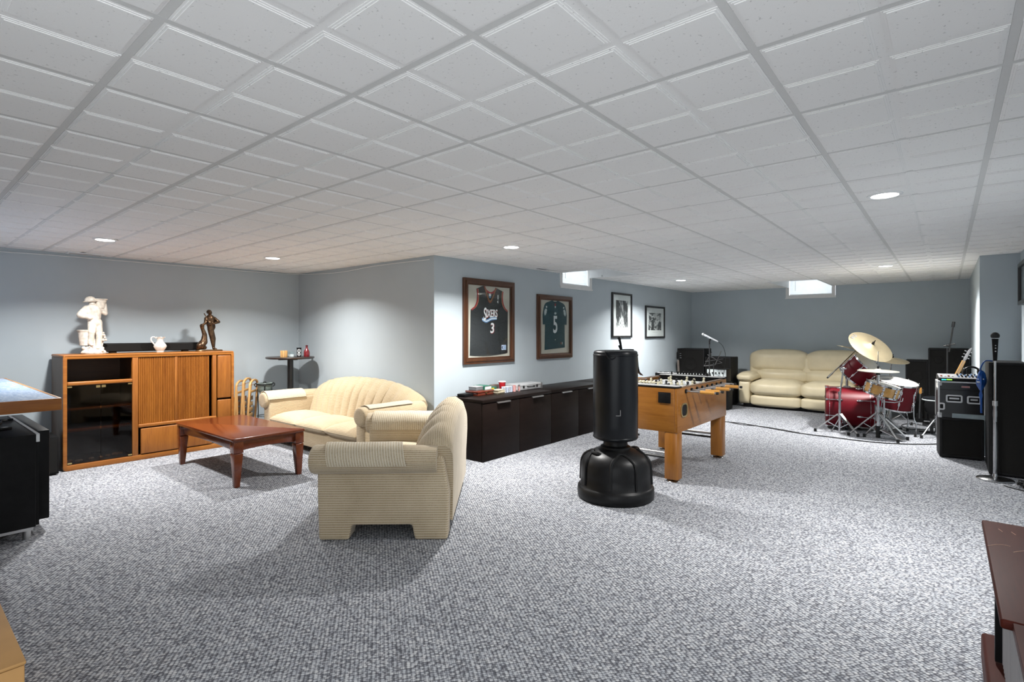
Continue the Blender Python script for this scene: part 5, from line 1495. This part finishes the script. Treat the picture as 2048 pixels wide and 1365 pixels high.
# ================================================================ far corner gear behind the foosball table
t = mic_stand('microphone_stand', 'black stand with a silver microphone pointing left, in the far corner', (9.2, 3.17, 0), (9.2, 3.17, 1.21), None, None)
microphone(t, (.02, -.14, 1.235), (-.02, .13, 1.375), .027, M_silvermic, M_steel)
m = MB(); m.tube([(0,0,1.19),(0,.0,1.25),(.0,-.02,1.285)], .013, 8); build('microphone_clip', m, M_black, t)
m = MB(); m.tube(smooth_path([(.02,-.135,1.24),(.03,-.22,1.15),(.03,-.26,.95),(.03,-.20,.5),(.02,-.1,.02)]), .004, 6); build('cable', m, M_black, t)
t = thing('keyboard', 'black electronic keyboard on a stand in the far corner', 'keyboard', (9.50, 3.72, 0), R_+.05)
m = MB(); m.box(-.52, .42, -.14, .16, .575, .640); kb = build('case', m, M_black, t, bevel=.008)
m = MB(); m.box(-.48, .38, -.135, .0, .6405, .646); build('white_keys', m, M_white, kb)
m = MB()
for k in range(30):
    if k % 7 not in (2, 6): m.box(-.465+.028*k, -.450+.028*k, -.08, .0, .6462, .654)
build('black_keys', m, M_black, kb)
m = MB(); m.box(-.48, .20, .03, .14, .641, .647); build('control_panel', m, M_steel, kb)
for x in (-.38, .30):
    m = MB(); m.tube([(x, -.18, .012), (x, .18, .574)], .014, 8); m.tube([(x, .18, .012), (x, -.18, .574)], .014, 8); build('stand_leg', m, M_blackm, t)
t = thing('amplifier_head', 'small grey amplifier box with a pale panel, right of the keyboard in the far corner', 'amplifier', (9.72, 3.20, 0), R_)
m = MB(); m.box(-.20, .16, -.0, .24, .50, .735); build('case', m, M_tolex, t, bevel=.01)
m = MB(); m.box(-.19, .15, -.008, .0, .60, .72); build('front_panel', m, M_silver, t)
for k in range(5):
    m = MB(); m.cyl((-.15+.06*k, -.008, .66), (-.15+.06*k, -.024, .66), .013, n=12); build('knob', m, M_black, t)
m = MB(); m.box(-.22, .18, 0, .26, 0, .499); build('speaker_box', m, M_tolex, t, bevel=.01)
t = thing('music_stand', 'folding black wire music stand in front of the lower corner loudspeaker', 'music stand', (9.35, 3.15, 0), R_+.35)
m = MB(); m.cyl((0,0,.22), (0,0,.86), .009, n=10); build('pole', m, M_blackm, t)
for k in range(3):
    a = .3 + 2*PI*k/3; m = MB(); m.tube([(0,0,.30),(.20*math.cos(a), .20*math.sin(a), .008)], .007, 6); build('leg', m, M_blackm, t)
for k, (a, b) in enumerate((((-.16,0,.80),(.14,.06,.86)), ((-.16,0,.80),(-.03,.10,1.05)), ((.14,.06,.86),(-.10,.12,1.00)), ((.02,.02,.82),(.13,.14,1.06)), ((-.14,.02,.88),(.16,.08,.93)), ((-.16,0,.80),(.02,.02,.82)))):
    m = MB(); m.tube([a, b], .006, 6); build('wire_arm', m, M_blackm, t)
# microphone boom in front of the tall far loudspeaker
t = mic_stand('microphone_stand', 'black boom microphone stand in front of the tall far loudspeaker', (9.6, -.005, 0), (9.6, -.005, 1.17), (9.6, -.045, 1.19), None)
m = MB(); m.tube([(0,-.020,1.12),(0,-.066,1.50)], .010, 8); m.tube([(0,-.062,1.47),(0,-.071,1.545)], .019, 10); build('boom', m, M_blackm, t)
m = MB(); m.cyl((0,.04,1.205), (0,-.085,1.235), .009, n=8); m.ball((0,-.01,1.215), .022, 10, 8); build('boom_clamp', m, M_blackm, t)

# ================================================================ drum kit
RV0 = Vector((.638, -.770, 0)); ZV0 = Vector((.770, .638, 0)); RV = RV0*.842 - ZV0*.539; ZV = RV0*.539 + ZV0*.842; UP = Vector((0, 0, 1))
def shell_drum(m_, F, r, L, n=48):
    m_.M = F; m_.lathe([(r*.985,0),(r,.004),(r,L-.004),(r*.985,L)], n=n)
def hoop(F, r, z, hh, mat, parent, nm='hoop'):
    m = MB(); m.M = F; m.lathe([(r*1.005,z),(r*1.035,z),(r*1.035,z+hh),(r*1.005,z+hh),(r*1.005,z)], n=48); return build(nm, m, mat, parent)
def drum_parts(t, F, r, L, shellmat, nlug, hoopmat=None, headmat=None, hoopw=.022):
    m = MB(); shell_drum(m, F, r, L); build('shell', m, shellmat, t)
    for z0 in (-.006, L-hoopw+.008): hoop(F, r, z0, hoopw, hoopmat or M_chrome, t)
    m = MB(); m.M = F; m.lathe([(0,L+.004),(r*.98,L+.003),(r*1.004,L-.002)], n=48); build('drum_head', m, headmat or M_head, t)
    m = MB(); m.M = F; m.lathe([(0,-.004),(r*.98,-.003),(r*1.004,.002)], n=48); build('drum_head', m, headmat or M_head, t)
    for k in range(nlug):
        a = 2*PI*k/nlug + .2; ca, sa = math.cos(a), math.sin(a)
        m = MB(); m.M = F; m.cyl((r*1.045*ca, r*1.045*sa, .0), (r*1.045*ca, r*1.045*sa, L), .0042, n=8)
        for z in (L*.28, L*.72): m.ball((r*1.02*ca, r*1.02*sa, z), (.016,.016,.032), 10, 8)
        m.ball((r*1.045*ca, r*1.045*sa, L+.012), .007, 8, 6); build('lug', m, M_chrome, t)
# bass drum
bc = Vector((8.96, 1.095, .318)); br, bl = .285, .50
t = thing('bass_drum', 'large glossy red bass drum lying on its side before the cream sofa', 'bass drum', (bc.x, bc.y, 0))
ax = (RV + ZV*.06).normalized(); o = Vector((0, 0, bc.z))
Fm = align(o - ax*bl/2, ax)
m = MB(); shell_drum(m, Fm, br, bl, 64); build('shell', m, M_red, t)
for z0 in (-.035, bl-.005): hoop(Fm, br, z0, .040, M_red, t)
for z0 in (.0, bl-.008): hoop(Fm, br*.985, z0, .008, M_chrome, t, 'metal_rim')
for z0, s_ in ((-.004, -1), (bl+.004, 1)):
    m = MB(); m.M = Fm; m.lathe([(0,z0),(br*.995,z0)], n=48); build('drum_head', m, M_head, t)
for k in range(8):
    a = 2*PI*k/8 + .35; ca, sa = math.cos(a), math.sin(a)
    for z0, z1 in ((-.04, .155), (bl-.155, bl+.04)):
        m = MB(); m.M = Fm; m.cyl((br*1.05*ca, br*1.05*sa, z0), (br*1.05*ca, br*1.05*sa, z1), .0055, n=8)
        zz = .13 if z0 < 0 else bl-.13; m.ball((br*1.02*ca, br*1.02*sa, zz), (.016,.016,.04), 10, 8)
        zc = -.03 if z0 < 0 else bl+.03; m.box(br*1.05*ca-.012, br*1.05*ca+.012, br*1.05*sa-.012, br*1.05*sa+.012, zc-.012, zc+.012); build('tension_rod', m, M_chrome, t)
for s_ in (-1, 1):
    side = Vector((ax.y, -ax.x, 0))*s_
    m = MB(); p = o - ax*.12 + side*(br*.86) - UP*.13; q = o - ax*.22 + side*(br*1.25); q.z = .012
    m.cyl(p, q, .008, n=8); m.ball(q, .014, 8, 6); build('spur', m, M_chrome, t)
tm = o + UP*br + ax*(-.02)
m = MB(); m.cyl(tm, tm + UP*.13, .016, n=12); m.box(tm.x-.04, tm.x+.04, tm.y-.04, tm.y+.04, tm.z-.012, tm.z+.018); m.ball(tm+UP*.14, .026, 10, 8); m.cyl(tm+UP*.14, tm+UP*.20 - ax*.0 , .013, n=10); build('tom_mount', m, M_chrome, t)
# rack tom
n_t = (RV*.66 + UP*.72 - ZV*.28).normalized(); hc_ = Vector((8.97, .855, .962)); L_ = .29
base_t = hc_ - n_t*L_
t = thing('tom_drum', 'red tom drum tilted to the right above the bass drum', 'tom drum', base_t)
drum_parts(t, align(Vector((0,0,0)), n_t), .205, L_, M_red, 6)
# floor tom
n_f = (UP + RV*.17 - ZV*.17).normalized(); hf = Vector((9.01, .525, .712)); Lf = .36
t = thing('floor_tom', 'red floor tom with white head on three bent chrome legs', 'floor tom', (hf.x, hf.y, 0))
drum_parts(t, align(Vector((0,0,hf.z)) - n_f*Lf, n_f), .238, Lf, M_red, 8)
for k, a in enumerate((-2.35, -.35, 1.75)):
    d_ = Vector((math.cos(a), math.sin(a), 0)); p0 = d_*.262 + UP*.56; p1 = d_*.262 + UP*.26; p2 = d_*.30 + UP*.17; p3 = d_*.285 + UP*.02
    m = MB(); m.tube(smooth_path([p0, p1, p2, p3], 3), .0075, 8); m.m = 1; m.cyl(p3 + UP*.02, p3 - UP*.0195, .013, .016, 10); m.m = 0; m.ball(d_*.252 + UP*.42, (.02,.02,.03), 10, 8); build('leg', m, [M_chrome, M_rubber], t)
m = MB(); dd_ = Vector((hf.x-8.9, hf.y-.6, 0)); m.M = align(Vector((0,0,hf.z)) + n_f*.0055 + RV*-.12 + UP*.02, n_f); m.box(-.06, .06, -.035, .035, -.0004, .0004); build('damper', m, M_greytin, t)
# snare and its stand
n_s = (UP + RV*.27 - ZV*.05).normalized(); hs = Vector((8.553, .646, .700)); Ls = .150
t = thing('snare_drum', 'honey gold snare drum with chrome hoops in front of the red toms', 'snare drum', (hs.x, hs.y, hs.z-Ls))
drum_parts(t, align(Vector((0,0,Ls)) - n_s*Ls, n_s), .190, Ls, M_snare, 8)
def tripod(t, hub, foot_r, zhub, a0, mat=M_chrome, rf=.0, double=True, n=3, zb=.02):
    for k in range(n):
        a = a0 + 2*PI*k/n; d_ = Vector((math.cos(a), math.sin(a), 0)); s2 = Vector((-d_.y, d_.x, 0))*.010
        m = MB(); H_ = Vector(hub) + UP*zhub; f_ = Vector(hub) + d_*foot_r + UP*zb
        for q in ((s2, -s2) if double else (Vector((0,0,0)),)):
            m.tube([H_ + d_*.02 + q, H_.lerp(f_, .55) + UP*.012 + q, f_ + q*.6], .0075, 8)
        if double: m.tube([Vector(hub) + UP*(zhub*.25), H_.lerp(f_, .5) + UP*.008], .006, 6)
        m.m = 1; m.box(f_.x-.016, f_.x+.016, f_.y-.016, f_.y+.016, 0, .042); build('leg', m, [mat, M_rubber], t, label=None)
t = thing('snare_stand', 'chrome stand holding up the gold snare drum', 'drum stand', (hs.x+.02, hs.y+.0, 0))
m = MB(); m.cyl((0,0,.10), (0,0,.50), .012, n=12); m.cyl((0,0,.30), (0,0,.36), .019, n=12); build('pole', m, M_chrome, t)
for k in range(3):
    a = .9 + 2*PI*k/3; d_ = Vector((math.cos(a), math.sin(a), 0)); zz = hs.z - Ls + (-.27*(d_.dot(RV))*.20) - .002
    m = MB(); m.tube([Vector((0,0,.47)), d_*.12 + UP*(.49+ (zz-.55)*.5), d_*.208 + UP*(zz-.012), d_*.214 + UP*(zz+.03)], .0075, 8); build('basket_arm', m, M_chrome, t)
tripod(t, (0,0,0), .27, .24, 2.3)
# hi-hat
hb = Vector((8.445, .70, 0))
t = thing('hi_hat', 'hi-hat cymbals on a chrome pedal stand, nearest of the drum set', 'hi-hat', hb)
m = MB(); m.cyl((0,0,.03), (0,0,.865), .0155, n=16); m.cyl((0,0,.86), (0,0,1.145), .0048, n=8); m.cyl((0,0,.50), (0,0,.54), .021, n=12); build('pole', m, M_chrome, t)
Fh = align(Vector((0,0,.884)), (UP + RV*.015 - ZV*.035))
for z, s_ in ((.0, 1), (-.006, -1)):
    m = MB(); m.M = Fh; m.lathe([(.006,z+s_*.030),(.03,z+s_*.026),(.05,z+s_*.013),(.14,z+s_*.007),(.232,z+.0),(.232,z-.001*s_),(.14,z+s_*.0055),(.05,z+s_*.0115),(.006,z+s_*.028)], n=56); build('cymbal', m, M_cymbalp, t)
m = MB(); m.cyl((0,0,.905), (0,0,.945), .012, n=12); m.cyl((0,0,.835), (0,0,.862), .026, n=14); build('clutch', m, M_black, t)
tripod(t, (0,0,0), .33, .33, math.atan2((RV*-.9 - ZV*.1).y, (RV*-.9 - ZV*.1).x))
pd = (RV*.75 - ZV*.35).normalized(); sd = Vector((-pd.y, pd.x, 0))
m = MB(); a_ = pd*.04; b_ = pd*.30
m.add([a_+sd*.042+UP*.115, a_-sd*.042+UP*.115, b_-sd*.05+UP*.018, b_+sd*.05+UP*.018, a_+sd*.042+UP*.105, a_-sd*.042+UP*.105, b_-sd*.05+UP*.006, b_+sd*.05+UP*.006], [(0,1,2,3),(7,6,5,4),(0,4,5,1),(1,5,6,2),(2,6,7,3),(3,7,4,0)]); build('pedal', m, M_steel, t)
m = MB(); m.cyl((0,0,.0), (0,0,.155), .026, n=16); build('rubber_sleeve', m, M_rubber, t)
# kick pedal
kp = bc + ax*(bl/2 + .20); kp.z = 0
t = thing('kick_pedal', 'silver kick drum pedal at the right head of the bass drum', 'drum pedal', kp)
sx_ = Vector((-ax.y, ax.x, 0))
for s_ in (-1, 1):
    m = MB(); m.cyl(sx_*.065*s_ - ax*.08, sx_*.065*s_ - ax*.08 + UP*.26, .009, n=8); build('post', m, M_chrome, t)
m = MB(); m.cyl(sx_*.08 - ax*.08 + UP*.255, -sx_*.08 - ax*.08 + UP*.255, .008, n=8); m.tube([-ax*.08 + UP*.255, -ax*.105 + UP*.40], .005, 6); m.ball(-ax*.105+UP*.40, (.03,.03,.03), 10, 8); build('beater', m, M_chrome, t)
m = MB(); q0 = -ax*.06; q1 = ax*.22
m.add([q0+sx_*.045+UP*.13, q0-sx_*.045+UP*.13, q1-sx_*.05+UP*.02, q1+sx_*.05+UP*.02, q0+sx_*.045+UP*.118, q0-sx_*.045+UP*.118, q1-sx_*.05+UP*.008, q1+sx_*.05+UP*.008], [(0,1,2,3),(7,6,5,4),(0,4,5,1),(1,5,6,2),(2,6,7,3),(3,7,4,0)]); build('footboard', m, M_steel, t)
m = MB(); m.add([q0-ax*.05+sx_*.07, q0-ax*.05-sx_*.07, q1-sx_*.05, q1+sx_*.05, q0-ax*.05+sx_*.07+UP*.006, q0-ax*.05-sx_*.07+UP*.006, q1-sx_*.05+UP*.006, q1+sx_*.05+UP*.006], [(3,2,1,0),(4,5,6,7),(0,1,5,4),(1,2,6,5),(2,3,7,6),(3,0,4,7)]); build('base_plate', m, M_blackm, t)
m = MB(); m.box(-.02, .02, -.02, .02, .0, .12); m.v = [v - ax*.10 + sx_*.10 for v in m.v]; build('red_clamp', m, M_redglow, t)
# cymbal stands
def cymbal(t, c, n, r, F=None):
    m = MB(); m.M = align(c, n)
    m.lathe([(.007,.034*r/.26),(.030,.031*r/.26),(.052,.016*r/.26),(r*.5,.004),(r*.8,-.004),(r,-.014),(r,-.0155),(r*.8,-.0055),(r*.5,.0025),(.052,.0140*r/.26),(.030,.029*r/.26),(.007,.032*r/.26)], n=64)
    cy = build('cymbal', m, M_cymbal, t, ang=60)
    m = MB(); m.M = align(c, n); m.cyl((0,0,.03*r/.26), (0,0,.05*r/.26+.012), .016, n=12); m.cyl((0,0,.05*r/.26), (0,0,.08*r/.26+.015), .007, n=8); build('wing_nut', m, M_black, cy)
    return cy
def cym_stand(label, base, c, n, r, mid_, tail=None, foot=.30, a0=0, group='cymbal stands of the drum set'):
    B = Vector(base); t = thing('cymbal_stand', label, 'cymbal stand', B, group=group)
    L = lambda p: Vector(p) - B
    top = L(mid_); n = Vector(n).normalized(); cc = L(c)
    m = MB(); m.cyl((0,0,.02), (0,0,min(.55, top.z)), .0155, n=14); m.cyl((0,0,.5), top, .0115, n=12); m.cyl((0,0,.53), (0,0,.57), .021, n=12); build('pole', m, M_chrome, t)
    m = MB(); under = cc - n*.03
    if tail is not None:
        d_ = (under - L(tail)).normalized()
        m.tube([L(tail), under], .0085, 10); m.m = 1; m.tube([L(tail) - d_*.012, L(tail) + d_*.03], .011, 8); m.m = 0; m.cyl(L(tail) + d_*.0, L(tail) + d_*.14, .0125, n=10)
    else: m.tube([top, under], .009, 10)
    build('boom_arm', m, [M_chrome, M_rubber], t)
    m = MB(); m.ball(top, .026, 12, 8); m.cyl(top - RV*.035, top + RV*.035, .010, n=8); m.ball(under, .016, 10, 8); build('tilter', m, M_chrome, t)
    cymbal(t, cc, n, r)
    tripod(t, (0,0,0), foot, .26, a0)
    return t
cym_stand('chrome boom cymbal stand with thin edge-on cymbal, leftmost of the drum set', (8.529, 1.146, 0), (9.149, 1.025, 1.150), tuple(RV*.27 + UP*.955 + ZV*.02), .245, (8.66, 1.118, .885), (8.40, 1.27, .77), .30, math.atan2((-RV).y, (-RV).x) + .25)
rc = cym_stand('cymbal stand with the largest cymbal, tilted to show its bronze face', (9.30, .80, 0), (8.926, .823, 1.205), tuple(RV*.50 + UP*.75 - ZV*.52), .295, (9.30, .80, 1.02), None, .30, .4)
rcc = Vector((8.926, .823, 1.205)) - Vector((9.30, .80, 0)); rn = (RV*.50 + UP*.75 - ZV*.52).normalized()
m = MB(); F_ = align(rcc, rn); ux = (F_.to_3x3().inverted() @ (-RV*.8+UP*.6)).normalized()
ang_ = math.atan2(ux.y, ux.x)
m.M = F_ @ Matrix.Rotation(ang_, 4, 'Z')
for k, (a, b, c_, d_) in enumerate(((.215,.270,-.050,-.038),(.205,.262,-.012,.0),(.21,.225,-.05,0.0),(.205,.27,.022,.034),(.235,.25,.022,.07),(.205,.27,.058,.07))): m.box(a, b, c_, d_, -.0035, -.0022)
build('printed_mark', m, M_greytin, [o_ for o_ in rc.children if o_.name.startswith('cymbal')][0])
cym_stand('cymbal stand at the back right with a bronze cymbal above the floor tom', (9.80, .66, 0), (9.735, .632, .988), tuple(UP*.95 + RV*.12 - ZV*.18), .215, (9.80, .66, .80), None, .27, .9)
# drum throne
t = thing('drum_throne', 'round black drum stool with backrest on chrome tripod, left of the road case', 'stool', (8.99, .10, 0))
m = MB(); m.lathe([(0,.475),(.13,.475),(.150,.485),(.158,.505),(.152,.525),(.12,.534),(0,.536)], n=36); build('seat', m, M_vinyl, t)
m = MB(); m.lathe([(.152,.488),(.160,.492),(.160,.500),(.154,.504)], n=36); build('piping', m, M_silver, t)
m = MB(); m.cyl((0,0,.04), (0,0,.475), .022, n=16); m.cyl((0,0,.25), (0,0,.29), .03, n=12); build('pole', m, M_chrome, t)
m = MB(); m.tube([(.0,-.02,.47),(.10,-.06,.47),(.15,-.07,.52),(.15,-.07,.60)], .010, 8); build('back_post', m, M_chrome, t)
m = MB(); m.ball((.15,-.07,.62), (.035,.05,.075), 14, 10, .5); build('backrest', m, M_vinyl, t)
tripod(t, (0,0,0), .28, .26, 2.55, double=False)

# ================================================================ right side
t = thing('shadow_box', 'black framed picture on the right wall at the edge of the photo', 'picture', (7.25, -.6195, 1.68))
m = MB(); m.M = Matrix.Rotation(PI, 4, 'Z') @ RX
m.ring(sq(-.40,.40,0,.43), sq(-.36,.36,.04,.39), 0, .045); build('frame', m, M_blackm, t, bevel=.003)
m = MB(); m.M = Matrix.Rotation(PI, 4, 'Z') @ RX; m.prism(sq(-.365,.365,.035,.395), .002, .010); build('picture', m, M_greyprint, t)
m = MB(); m.M = Matrix.Rotation(PI, 4, 'Z') @ RX; m.prism(sq(-.362,.362,.038,.392), .030, .032); build('glazing', m, M_pane, t)

t = thing('side_cabinet', 'worn mahogany cabinet with scratched top in the lower right corner', 'cabinet', (0, 0, 0))
m = MB(); m.box(1.60, 2.415, -.60, -.092, .728, .750); tp = build('top', m, M_mahog, t, bevel=.006, seg=3)
m = MB(); m.box(.95, 1.598, -.60, -.112, .728, .750); build('top', m, M_mahog, t, bevel=.003)
for a, b, ph in ((2.155, -.105, .0), (2.14, -.16, .8)):
    m = MB(); m.tube(smooth_path([(a-.03, b+.01, .7502), (a, b-.012, .7502), (a+.010, b-.03, .7502), (a+.006, b-.042, .7502)]), .0008, 5); build('scratch', m, M_scratch, tp, label='pale scratch')
for a, b in ((1.98,-.17),(2.33,-.13),(2.32,-.16)):
    m = MB(); m.tube([(a, b, .7501), (a-.025, b-.008, .7501)], .0008, 5); build('scratch', m, M_scratch, tp, label='pale scratch')
m = MB(); m.box(.96, 2.385, -.59, -.135, .40, .727); build('carcass', m, M_mahog, t)
m = MB(); m.box(1.05, 2.12, -.134, -.128, .415, .715); pn = build('ribbed_panel', m, M_ribgrey, t, label='pale grey ribbed panel')
m = MB()
for k in range(44): m.box(1.06+.0242*k, 1.066+.0242*k, -.1278, -.1262, .416, .714)
build('rib_line', m, M_ribgrey2, pn)
m = MB(); m.box(2.145, 2.17, -.134, -.112, .40, .727); build('recess_shadow', m, M_black, t)  # black strip standing in for the shadow in the panel recess
m = MB(); m.box(.96, 2.355, -.59, -.088, .30, .392); build('lower_rail', m, M_mahog, t, bevel=.012, seg=3)
m = MB(); m.box(.98, 2.33, -.585, -.11, .0, .2995); build('plinth', m, M_mahog, t)
